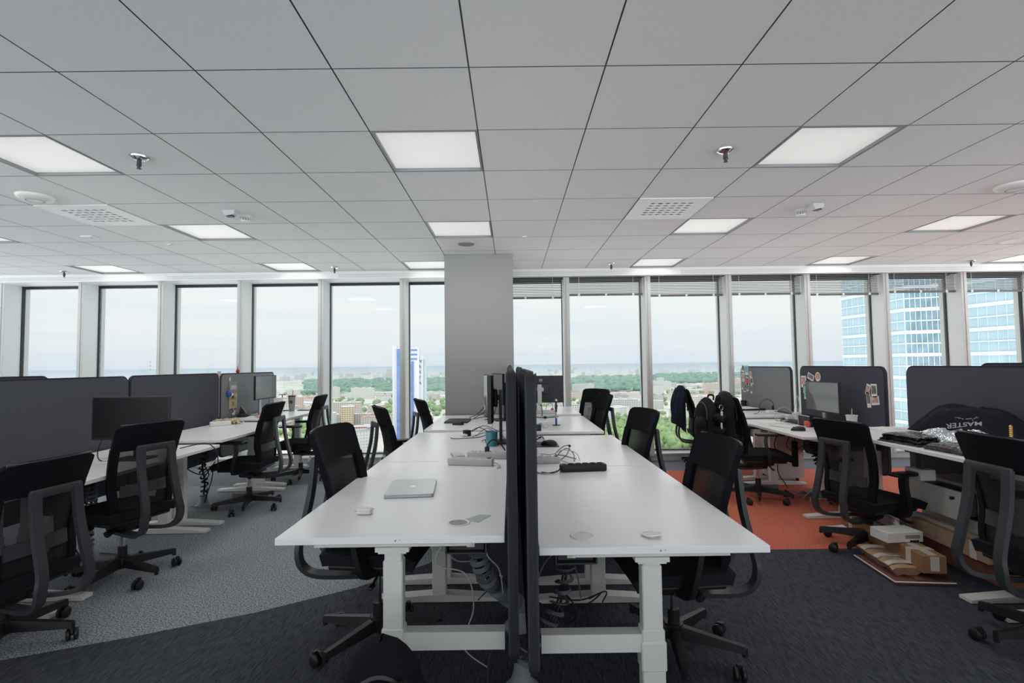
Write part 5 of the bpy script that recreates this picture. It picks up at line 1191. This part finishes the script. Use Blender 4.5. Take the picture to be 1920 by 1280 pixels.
t = thing('ringed_rod', 'gold ringed rod standing on the right desk by the divider', 'rod', (2.89, 2.98, ZC)); b = MB(); b.lathe([(0, 0)] + [q for k in range(14) for q in ((.007, .003 + .0115 * k), (.010, .007 + .0115 * k), (.007, .012 + .0115 * k))] + [(0, .168)], 16); b.build('rod_body', mat('brass', (206, 160, 92), .3, metal=.8), t, smooth=30)
t = thing('loose_papers', 'white sheets on the right desk between the dividers', 'papers', (3.02, 4.02, ZC), .3); b = MB(); b.box((0, 0, .002), (.21, .297, .004)); b.box((.02, .03, .005), (.21, .297, .002), T(rz=.2)); b.build('sheets', m_paper, t, smooth=0)

# jacket and bags hung on the two chairs by the right windows
def draped(cx, cy, rz, label, m, w, drop_f, drop_b, top, name='jacket', seed=1.0, lean=.12, cat='jacket', spread=.10):
    """cloth hung over a chair back: local y is the way the sitter faces"""
    t = thing(name, label, cat, (cx, cy, 0), rz)
    b = MB()
    def f(u, v):
        a = 2 * u - 1; s_ = -drop_b + (drop_b + drop_f) * v
        fold = .022 * math.sin(9 * a + seed) * min(1, abs(s_) * 3) + .02 * nz3(a * 2, s_ * 3, seed, 1.5)
        R0 = .045
        if s_ < -R0 * 1.5: y = -R0 - .02 - spread * (-s_ - R0) + fold; z = top + (s_ + R0 * 1.5) * (1 + .05 * nz3(a, 1, seed, 2))
        elif s_ > R0 * 1.5: y = R0 - .0 + lean * (s_ - R0) + fold * .6; z = top - (s_ - R0 * 1.5)
        else: th = s_ / (R0 * 1.5) * PI / 2; y = R0 * math.sin(th); z = top + .04 * math.cos(th) * (1 - .25 * a * a)
        ww = w * (1 + .35 * min(1, abs(s_) / .5)); x = a * ww / 2; y *= 1 - .8 * abs(a) ** 3
        return (x, y - .30 + .7 * a * a * .06, z - .10 * abs(a) ** 3)
    b.sheet(f, 26, 40, .014); b.build('cloth', m, t, smooth=70)
    return t
jr = math.radians(-10 - 90)
t = draped(2.55, 6.80, jr, 'dark charcoal jacket draped over the chair back by the windows', m_cloth2, .40, .25, .52, 1.02, seed=2.0)
for sg in (-1, 1):
    b = MB(); b.tube(smooth_path([(sg * .19, -.31, .98), (sg * .23, -.35, .82), (sg * .235, -.35, .64), (sg * .22, -.34, .54)], 5), [.045 + .012 * math.sin(PI * q / 15) - .0008 * q for q in range(16)], 10); b.build('sleeve', m_cloth2, t, smooth=70)
t = draped(2.45, 5.16, math.radians(-8 - 90), 'black puffy jacket draped over the chair with the backpack', m_nylon, .42, .20, .55, 1.03, seed=5.0, spread=.16)
b = MB()
for k in range(3): b.tube([(.23 * math.cos(a_) * 1.0, -.37 - .06 * math.sin(2 * a_), .80 - .12 * k + .02 * math.sin(3 * a_)) for a_ in [PI * q / 12 for q in range(13)]], .045, 8)
b.build('quilting', m_nylon, t, smooth=70)
def backpack(name, label, loc, rz, w, d, h, m, m2, straps=True, grab=True):
    t = thing(name, label, 'backpack', loc, rz)
    b = MB()
    def f(u, v):
        a = 2 * PI * u; z = v; p = (1.0 - .10 * v) * math.sqrt(max(.0004, 1 - max(0, (v - .5) / .5) ** 2.2)); p = max(p, .02); q = (1 - .12 * v) * (1 - .75 * max(0, (v - .7) / .3) ** 2.2) * (.86 + .14 * min(1, v * 6))
        c_, s_ = math.cos(a), math.sin(a); r = (abs(c_) ** 3.0 + abs(s_) ** 3.0) ** (-1 / 3.0)
        k = 1 + .03 * nz3(c_, s_, v * 2, 2.0)
        return (w / 2 * r * c_ * p * k, d / 2 * r * s_ * q * k, h * z)
    b.sheet(f, 32, 24); b.build('main_bag', m, t, smooth=70)
    b = MB(); b.sheet(lambda u, v: ((2 * u - 1) * w * .36 * (1 - .35 * max(0, v - .55) ** 2 * 4), -d / 2 * .95 - .035 * (1 - (2 * u - 1) ** 4) * (1 - (2 * v - 1) ** 4), h * (.06 + .50 * v)), 16, 16, .02); b.build('front_pocket', m2, t, smooth=60)
    b = MB(); b.tube([(w * .41 * math.cos(a_), -d * .46 * (1 - .25 * math.sin(a_)), h * (.52 + .36 * math.sin(a_))) for a_ in [PI * k / 18 for k in range(19)]], .006, 6); b.build('zip', m_darkgrey, t)
    if grab:
      b = MB(); b.tube(smooth_path([(-.05, d * .3, h * .93), (-.04, d * .36, h * 1.04), (.04, d * .36, h * 1.04), (.05, d * .3, h * .93)], 5), 0, sq=(.02, .006)); b.build('grab_handle', m, t)
    if straps:
        for sg in (-1, 1):
            b = MB(); b.tube(smooth_path([(sg * .08, d * .42, h * .90), (sg * .10, d * .62, h * .78), (sg * .12, d * .64, h * .5), (sg * .13, d * .5, h * .18), (sg * .12, d * .42, h * .08)], 5), 0, sq=(.05, .014)); b.build('shoulder_strap', m2, t, smooth=50)
    return t
# the one hung on the chair back
dx, dy = math.cos(math.radians(-8)), math.sin(math.radians(-8))
backpack('backpack', 'black leather-look backpack hung on the chair back, right of the centre desks', (2.45 - .50 * dx, 5.16 - .50 * dy - .07, .58), math.radians(-8 - 90) + .35, .27, .15, .43, m_nylon, m_nylon)
t = thing('bag_charms', 'white bottle tag and metal clips hanging from the chair backpack', 'tag', (2.45 - .43 * dx, 4.97, .62)); b = MB(); b.rbox((0, 0, .10), (.014, .02, .16), .005); b.rbox((.005, 0, .24), (.02, .014, .05), .005); b.build('white_tag', m_offwhite, t); b = MB(); b.tube([(.018 * math.cos(k * PI / 8), 0, .30 + .025 * math.sin(k * PI / 8)) for k in range(16)], .003, 5, closed=True); b.build('clip', m_chrome, t)
# the one on the floor in front
t = backpack('backpack', 'black backpack standing on the floor at the bottom of the picture', (-.395, 1.56, 0), .12, .29, .24, .555, m_blackfab, m_nylon, straps=False, grab=False)
b = MB(); b.sheet(lambda u, v: ((2 * u - 1) * .115 * (1 - .3 * v * v), -.118 - .02 * (1 - (2 * u - 1) ** 4) + .03 * v, .36 + .12 * v), 12, 8, .014); b.build('top_pocket', m_nylon, t, smooth=60)
b = MB(); b.tube(smooth_path([(-.14, -.06, .30), (-.20, -.12, .24), (-.22, -.10, .12), (-.17, -.05, .05)], 5), 0, sq=(.045, .012)); b.build('side_strap', m_nylon, t)
# patterned cloth on a chair seat
t = thing('patterned_cloth', 'black and white patterned cloth on the seat of the edge-on chair', 'cloth', (-1.05, 4.50, .46), .3); mp_ = mat('patterned_fabric', (40, 42, 62), .9); tt = mp_.node_tree; vn = N(tt, 'ShaderNodeTexVoronoi'); vn.inputs['Scale'].default_value = 34; tcn = N(tt, 'ShaderNodeTexCoord'); tt.links.new(tcn.outputs['Object'], vn.inputs['Vector']); rr_ = ramp(tt, [(.0, lin((32, 34, 56))), (.45, lin((32, 34, 56))), (.5, lin((210, 208, 206)))], 'CONSTANT'); tt.links.new(vn.outputs['Distance'], rr_.inputs[0]); tt.links.new(rr_.outputs[0], tt.nodes['Principled BSDF'].inputs['Base Color'])
b = MB(); b.sheet(lambda u, v: heap(u, v, .26, .26, .11, 4.4, 1.2), 22, 22); b.build('cloth', mp_, t, smooth=60)

# ---- drawer units under the right desks (fronts face the aisle)
def pedestal(x0, x1, y0, y1, z1, label, open_d=0.0, lock=True, n=2):
    t = thing('drawer_unit', label, 'drawer unit', ((x0 + x1) / 2, (y0 + y1) / 2, 0), 0, None); w, d = x1 - x0, y1 - y0; z0 = .045
    b = MB(); th = .018
    b.box((.008, 0, z1 - th / 2), (w, d, th)); b.box((.008, 0, z0 + th / 2), (w, d, th))
    for s_ in (-1, 1): b.box((.008, s_ * (d / 2 - th / 2), (z0 + z1) / 2), (w, th, z1 - z0 - 2 * th))
    b.box((w / 2, 0, (z0 + z1) / 2), (.012, d - 2 * th, z1 - z0 - 2 * th)); b.build('carcass', m_cabside, t, smooth=0)
    zz = z1 - .022; hs = [.19] + [(z1 - .022 - .19 - z0) / (n - 1)] * (n - 1)
    for k, hgt in enumerate(hs):
        o_ = open_d if k == 0 else 0
        b = MB(); b.box((-w / 2 - .002 - o_, 0, zz - hgt / 2), (.018, d - .004, hgt - .004)); dr = b.build('drawer', m_cream, t, smooth=0)
        if o_:
            b = MB(); b.box((-w / 2 - o_ / 2 + .06, -d / 2 + .03, zz - hgt / 2 - .01), (o_ + .12, .014, hgt * .62)); b.box((-w / 2 - o_ / 2 + .06, d / 2 - .03, zz - hgt / 2 - .01), (o_ + .12, .014, hgt * .62)); b.box((-w / 2 - o_ / 2 + .06, 0, zz - hgt + .03), (o_ + .12, d - .06, .008)); b.build('drawer_box', m_darkgrey, dr, smooth=0)
        if k == 0 and lock:
            b = MB(); b.cyl((-w / 2 - .010 - o_, -d / 2 + .06, zz - .05), (-w / 2 - .020 - o_, -d / 2 + .06, zz - .05), .010, n=14); b.rbox((-w / 2 - .026 - o_, -d / 2 + .06, zz - .05), (.018, .012, .020), .003); b.build('lock', m_black, dr)
        zz -= hgt
    for sx in (-1, 1):
        for sy in (-1, 1):
            b = MB(); b.cyl((sx * w * .36 - .008, sy * d * .38, .022), (sx * w * .36 + .008, sy * d * .38, .022), .022, n=12); b.cyl((sx * w * .36, sy * d * .38, .03), (sx * w * .36, sy * d * .38, .05), .008, n=8); b.build('castor', m_black, t)
    return t
pedestal(2.96, 3.285, 5.83, 6.24, .53, 'white drawer unit under the far right desk, behind the backpack chair')
pedestal(2.985, 3.285, 4.60, 4.98, .55, 'white drawer unit under the right desk, behind the mesh chair', lock=False)
pedestal(3.03, 3.285, 3.37, 3.83, .515, 'white drawer unit with its top drawer pulled open, above the cardboard boxes', open_d=.10)
t = thing('jar', 'grey-green glass jar on the floor between the drawer units', 'jar', (3.12, 4.10, 0)); b = MB(); b.lathe([(0, 0), (.06, 0), (.065, .2), (.05, .22), (0, .22)], 20); b.build('jar_body', m_teal, t); b = MB(); b.lathe([(0, .22), (.055, .22), (.055, .245), (0, .245)], 20); b.build('jar_lid', m_offwhite, t)
t = thing('paper_holder', 'white card holder under the edge of the right desk', 'holder', (2.80, 3.55, .58)); b = MB(); b.box((0, 0, .0), (.1, .14, .07)); b.build('card_box', m_cream, t, smooth=0); b = MB(); b.box((0, 0, .12), (.02, .05, .18)); b.build('hanger', m_darkgrey, t, smooth=0)
# ---- parcels on the floor at the right
t = thing('flattened_carton', 'dark red-brown flattened carton at the bottom of the parcel pile', 'carton', (2.50, 3.36, 0), -.10); b = MB(); b.rbox((0, 0, .011), (.34, .44, .02), .004); b.rbox((.06, -.16, .026), (.2, .1, .008), .003); b.build('carton_sheets', m_redbrown, t); b = MB(); b.tube([(-.172, .215, .02), (-.172, -.222, .02), (.172, -.222, .02)], .004, 6); b.build('white_edge', m_paper, t)
t = thing('taped_parcel', 'brown parcel wrapped in shiny tape, left end of the parcel pile', 'parcel', (2.45, 3.42, .032), -.12)
b = MB(); b.sheet(lambda u, v: ((2 * u - 1) * .085 + .004 * nz3(v * 5, u, 1, 1.5), (2 * v - 1) * .21, .060 + .008 * nz3(u * 3, v * 5, 2, 1.5) - .018 * abs(2 * u - 1) ** 4 - .012 * abs(2 * v - 1) ** 8), 12, 24, .056); b.build('wrapper', m_card2, t, smooth=40)
b = MB()
for y_ in (-.15, -.03, .12): b.sheet(lambda u, v, y_=y_: ((2 * u - 1) * .088, y_ + (v - .5) * .05, .066 - .018 * abs(2 * u - 1) ** 4), 10, 1, .004)
b.build('tape', m_tape, t, smooth=40)
def long_box(p0, p1, w, h, z, label, m, tape=True, label_m=None, extra=None):
    p0 = Vector(p0); p1 = Vector(p1); d = p1 - p0; L = d.length; ang = math.atan2(d.y, d.x); c = (p0 + p1) / 2
    t = thing('cardboard_box', label, 'box', (c.x, c.y, z), ang)
    b = MB(); b.rbox((0, 0, h / 2), (L, w, h), .004, 1); b.build('carton', m, t, smooth=30)
    if tape:
        b = MB(); b.box((0, 0, h + .0006), (L * .97, .05, .0012)); 
        for s_ in (-1, 1): b.box((s_ * L * .36, 0, h + .0009), (.05, w * 1.0, .0014)); b.box((s_ * (L / 2 + .0005), 0, h * .55), (.0015, .05, h * .8)); b.box((s_ * L * .36, -w / 2 - .0006, h * .5), (.05, .0014, h)); b.box((s_ * L * .36, w / 2 + .0006, h * .5), (.05, .0014, h))
        b.build('tape', m_tape, t, smooth=0)
    if label_m:
        b = MB(); b.box(extra[0], extra[1], T(rx=0)); b.build('label', label_m, t, smooth=0)
    return t
long_box((2.54, 3.14), (2.66, 4.09), .135, .105, .070, 'long tan cardboard box on top of the parcel pile', m_card, label_m=m_paper, extra=((-.4795, .0, .045), (.001, .035, .035)))
t = thing('white_box', 'small white box with a grey label lying across the long tan box', 'box', (2.535, 3.44, .178), .06); b = MB(); b.rbox((0, 0, .033), (.245, .15, .064), .003, 1); b.build('box_shell', m_offwhite, t); b = MB(); b.box((.05, -.0755, .036), (.10, .001, .022)); b.build('grey_label', m_grey, t, smooth=0); b = MB(); b.box((.06, -.0757, .008), (.06, .001, .012)); b.build('black_label', m_black, t, smooth=0)
long_box((2.84, 3.72), (2.80, 2.99), .14, .10, .175, 'tan cardboard box wrapped in clear film before the open drawer', m_card2)
long_box((2.86, 3.62), (2.86, 2.40), .15, .12, .052, 'long dark red-brown box under the film-wrapped box, with a red label', m_redbrown, tape=False, label_m=m_red, extra=((.37, -.0755, .06), (.11, .001, .09)))
t = thing('bubble_wrap', 'clump of clear bubble wrap behind the small white box', 'bubble wrap', (2.83, 4.0, .05), .5); b = MB(); b.sheet(lambda u, v: heap(u, v, .26, .34, .13, 11.2, 1.5), 26, 30); b.build('wrap', see_through('bubble_film', (196, 204, 208), .72, .25), t, smooth=25)

# ---- cable hoses: coiled sleeves running from the desks to weighted floor bells
def hose(path, r0, label, bell, m, turns, loose=False, wire=True, sheet_m=None):
    P = smooth_path(path, 10); t = thing('cable_hose', label, 'cable hose', bell, 0, None); o_ = Vector(bell)
    P = [p - o_ for p in P]; n = len(P); L = [0]
    for a, c in zip(P, P[1:]): L.append(L[-1] + (c - a).length)
    def at(s_):
        for i in range(n - 1):
            if L[i + 1] >= s_:
                k = (s_ - L[i]) / max(1e-6, L[i + 1] - L[i]); return P[i].lerp(P[i + 1], k), (P[i + 1] - P[i]).normalized()
        return P[-1], (P[-1] - P[-2]).normalized()
    b = MB(); pts = []; N_ = turns * 14
    for i in range(N_ + 1):
        s_ = L[-1] * i / N_; p, d = at(s_); a = d.orthogonal().normalized() if i == 0 else (a - d * a.dot(d)).normalized(); c = d.cross(a); th = 2 * PI * turns * i / N_
        pts.append(p + a * (r0 * math.cos(th)) + c * (r0 * math.sin(th)))
    b.tube(pts, 0, sq=(.016 if loose else .020, .004)); b.build('coiled_sleeve', m, t, smooth=50)
    b = MB(); b.tube([p + Vector((.006, 0, 0)) for p in P], .006, 6); b.tube([p + Vector((-.007, .006, 0)) for p in P], .005, 6); b.build('inner_cables', m_cable_k if not loose else m_cable_k, t)
    b = MB(); b.lathe([(0, 0), (.075, 0), (.075, .012), (.05, .035), (.036, .075), (.032, .12), (0, .12)], 24); b.build('floor_bell', m_bell, t)
    return t
hose([(-.13, 2.18, .735), (-.135, 2.20, .64), (-.145, 2.22, .54), (-.12, 2.28, .44), (-.075, 2.40, .34), (-.02, 2.56, .22), (.015, 2.68, .14), (.02, 2.72, .10)], .036, 'dark grey coiled cable hose slanting under the near left desk', (.02, 2.72, 0), m_hose, 26)
hose([(.25, 2.28, .69), (.245, 2.29, .56), (.225, 2.28, .45), (.20, 2.27, .34), (.15, 2.25, .25), (.07, 2.22, .16), (.035, 2.21, .11)], .034, 'loose dark coiled hose under the near right desk, ending at the dividers', (.03, 2.21, 0), m_hose, 14, loose=True)
hose([(-3.02, 3.72, .66), (-3.0, 3.70, .5), (-3.04, 3.74, .35), (-3.02, 3.70, .2), (-3.02, 3.70, .11)], .03, 'grey cable hose with a floor bell behind the monitor chair', (-3.02, 3.70, 0), m_hose, 20)
hose([(-3.06, 5.12, .69), (-3.02, 5.10, .55), (-3.08, 5.14, .4), (-3.03, 5.1, .25), (-3.05, 5.12, .11)], .03, 'black and white coiled hose under the left desk with the white power strip', (-3.05, 5.12, 0), m_cable_k, 13, loose=True)
hose([(3.10, 5.30, .60), (3.08, 5.28, .48), (3.11, 5.26, .36), (3.13, 5.2, .24), (3.15, 5.16, .11)], .04, 'pale coiled hose hanging under the right desk with the monitor', (3.15, 5.16, 0), m_cable_k, 13, loose=True)
t = thing('floor_cables', 'tangle of grey cables lying on the orange carpet under the right desk', 'cables', (3.02, 5.22, 0)); 
for k in range(6):
    b = MB(); b.tube(smooth_path([(rnd.uniform(-.2, .15), rnd.uniform(-.22, .22), .006 + .03 * rnd.random()) for _ in range(6)], 6), .004, 6); b.build('strand', (m_cable_g, m_cable_w, m_cable_g)[k % 3], t, smooth=60)
t = thing('power_brick', 'dark power brick hanging under the right monitor desk', 'power brick', (2.93, 5.35, .26)); b = MB(); b.rbox((0, 0, .14), (.05, .05, .26), .01); b.build('brick', m_cloth2, t); b = MB(); b.tube([(0, 0, .27), (.01, 0, .36), (0, 0, .44)], .004, 6); b.build('cord', m_cable_k, t)
cable([(2.75, 5.3, .66), (2.72, 5.35, .5), (2.78, 5.4, .4), (2.80, 5.45, .2), (2.9, 5.5, .06), (2.95, 5.55, .006)], .005, m_cable_k, 'black cable falling to the orange carpet under the right monitor desk')
cable([(2.76, 5.1, .65), (2.74, 5.15, .52), (2.85, 5.2, .46), (2.95, 5.15, .55)], .004, m_cable_k, 'black cable looping below the right monitor desk')
for k, pts in enumerate(([(-.20, 2.2, .70), (-.28, 2.25, .58), (-.25, 2.3, .5), (-.15, 2.35, .48), (-.1, 2.4, .44)], [(-.16, 2.15, .70), (-.30, 2.2, .6), (-.32, 2.2, .52), (-.2, 2.2, .48), (-.17, 2.2, .34), (-.22, 2.25, .16), (-.12, 2.35, .01)], [(-.09, 2.12, .73), (-.11, 2.12, .6), (-.06, 2.15, .52), (-.045, 2.2, .4)], [(-.2, 2.9, .06), (-.12, 2.85, .14), (-.03, 2.8, .10), (-.08, 2.72, .02), (-.18, 2.68, .006)])):
    cable(pts, .003, m_cable_w if k != 3 else m_cable_k, ('white cable bowing out left of the dark hose', 'long white cable dropping to the floor under the near left desk', 'white cable hanging straight down beside the left central divider', 'black cable loop on the floor by the far feet of the near left desk')[k])
for k, pts in enumerate(([(.12, 2.9, .05), (.25, 2.85, .02), (.4, 2.84, .06), (.48, 2.88, .10), (.42, 2.92, .05)], [(.2, 2.95, .05), (.36, 2.86, .07), (.5, 2.85, .12), (.49, 2.9, .04)], [(.10, 2.5, .3), (.16, 2.55, .4), (.24, 2.6, .42), (.32, 2.7, .3), (.36, 2.8, .1)], [(.16, 2.3, .30), (.24, 2.28, .24), (.27, 2.26, .30), (.22, 2.3, .36)])):
    cable(pts, .004, (m_cable_k, m_cable_k, m_cable_g, m_cable_k)[k], ('black cable lying on the desk foot right of the dividers', 'second black cable coiled on the same desk foot', 'grey cable bowing under the near right desk', 'black cable ring beside the loose coiled hose')[k])
cable([(-.05, 2.12, .30), (-.10, 2.08, .20), (-.105, 2.04, .08), (-.08, 2.0, .01), (-.02, 2.0, .006)], .004, m_cable_k, 'black cable drooping to the floor left of the paired dividers')
for k, pts in enumerate(([(-2.95, 4.9, .5), (-2.9, 4.95, .35), (-2.98, 5.0, .3), (-2.9, 5.05, .45)], [(-3.0, 4.7, .48), (-2.9, 4.8, .38), (-2.85, 4.9, .42), (-2.9, 5.0, .3), (-3.0, 5.05, .06)], [(-2.95, 4.75, .1), (-2.85, 4.9, .05), (-2.9, 5.1, .03), (-2.75, 5.2, .006)], [(-3.0, 3.5, .3), (-2.95, 3.55, .1), (-2.85, 3.62, .02), (-2.88, 3.8, .01), (-3.05, 3.85, .01)])):
    cable(pts, .005, (m_cable_k, m_cable_k, m_cable_g, m_cable_k)[k], ('black cable loop hanging under the left desk beside the coiled hose', 'black cable drooping to the floor under the left desk', 'grey cable along the floor under the left desk', 'black cable curled round the floor bell on the left')[k])
# floor odds by the left windows
t = thing('spray_bottle', 'white bottle with a light blue label on the floor by the left windows', 'bottle', (-2.74, 7.02, 0)); b = MB(); b.lathe([(0, 0), (.035, 0), (.036, .10), (.03, .125), (.018, .13), (.018, .16), (0, .16)], 20); b.build('bottle_body', m_offwhite, t); b = MB(); b.lathe([(.0365, .02), (.037, .05), (.0365, .085)], 20, cap=False); b.build('label_band', m_sky, t)
for k, y_ in enumerate((6.72, 6.80)):
    t = thing('slipper', ('nearer beige slipper on the floor by the left windows', 'farther beige slipper on the floor by the left windows')[k], 'slipper', (-2.62 + .05 * k, y_, 0), 1.5); b = MB(); b.sheet(lambda u, v: ((2 * u - 1) * .045 * (1 - .3 * (2 * v - 1) ** 2), (v - .5) * .25, .012 + (.05 * math.sin(PI * min(1, v * 1.2)) * (1 - (2 * u - 1) ** 2) if v > .45 else .004)), 10, 18, .012); b.build('sole_and_upper', m_pink, t, smooth=60)
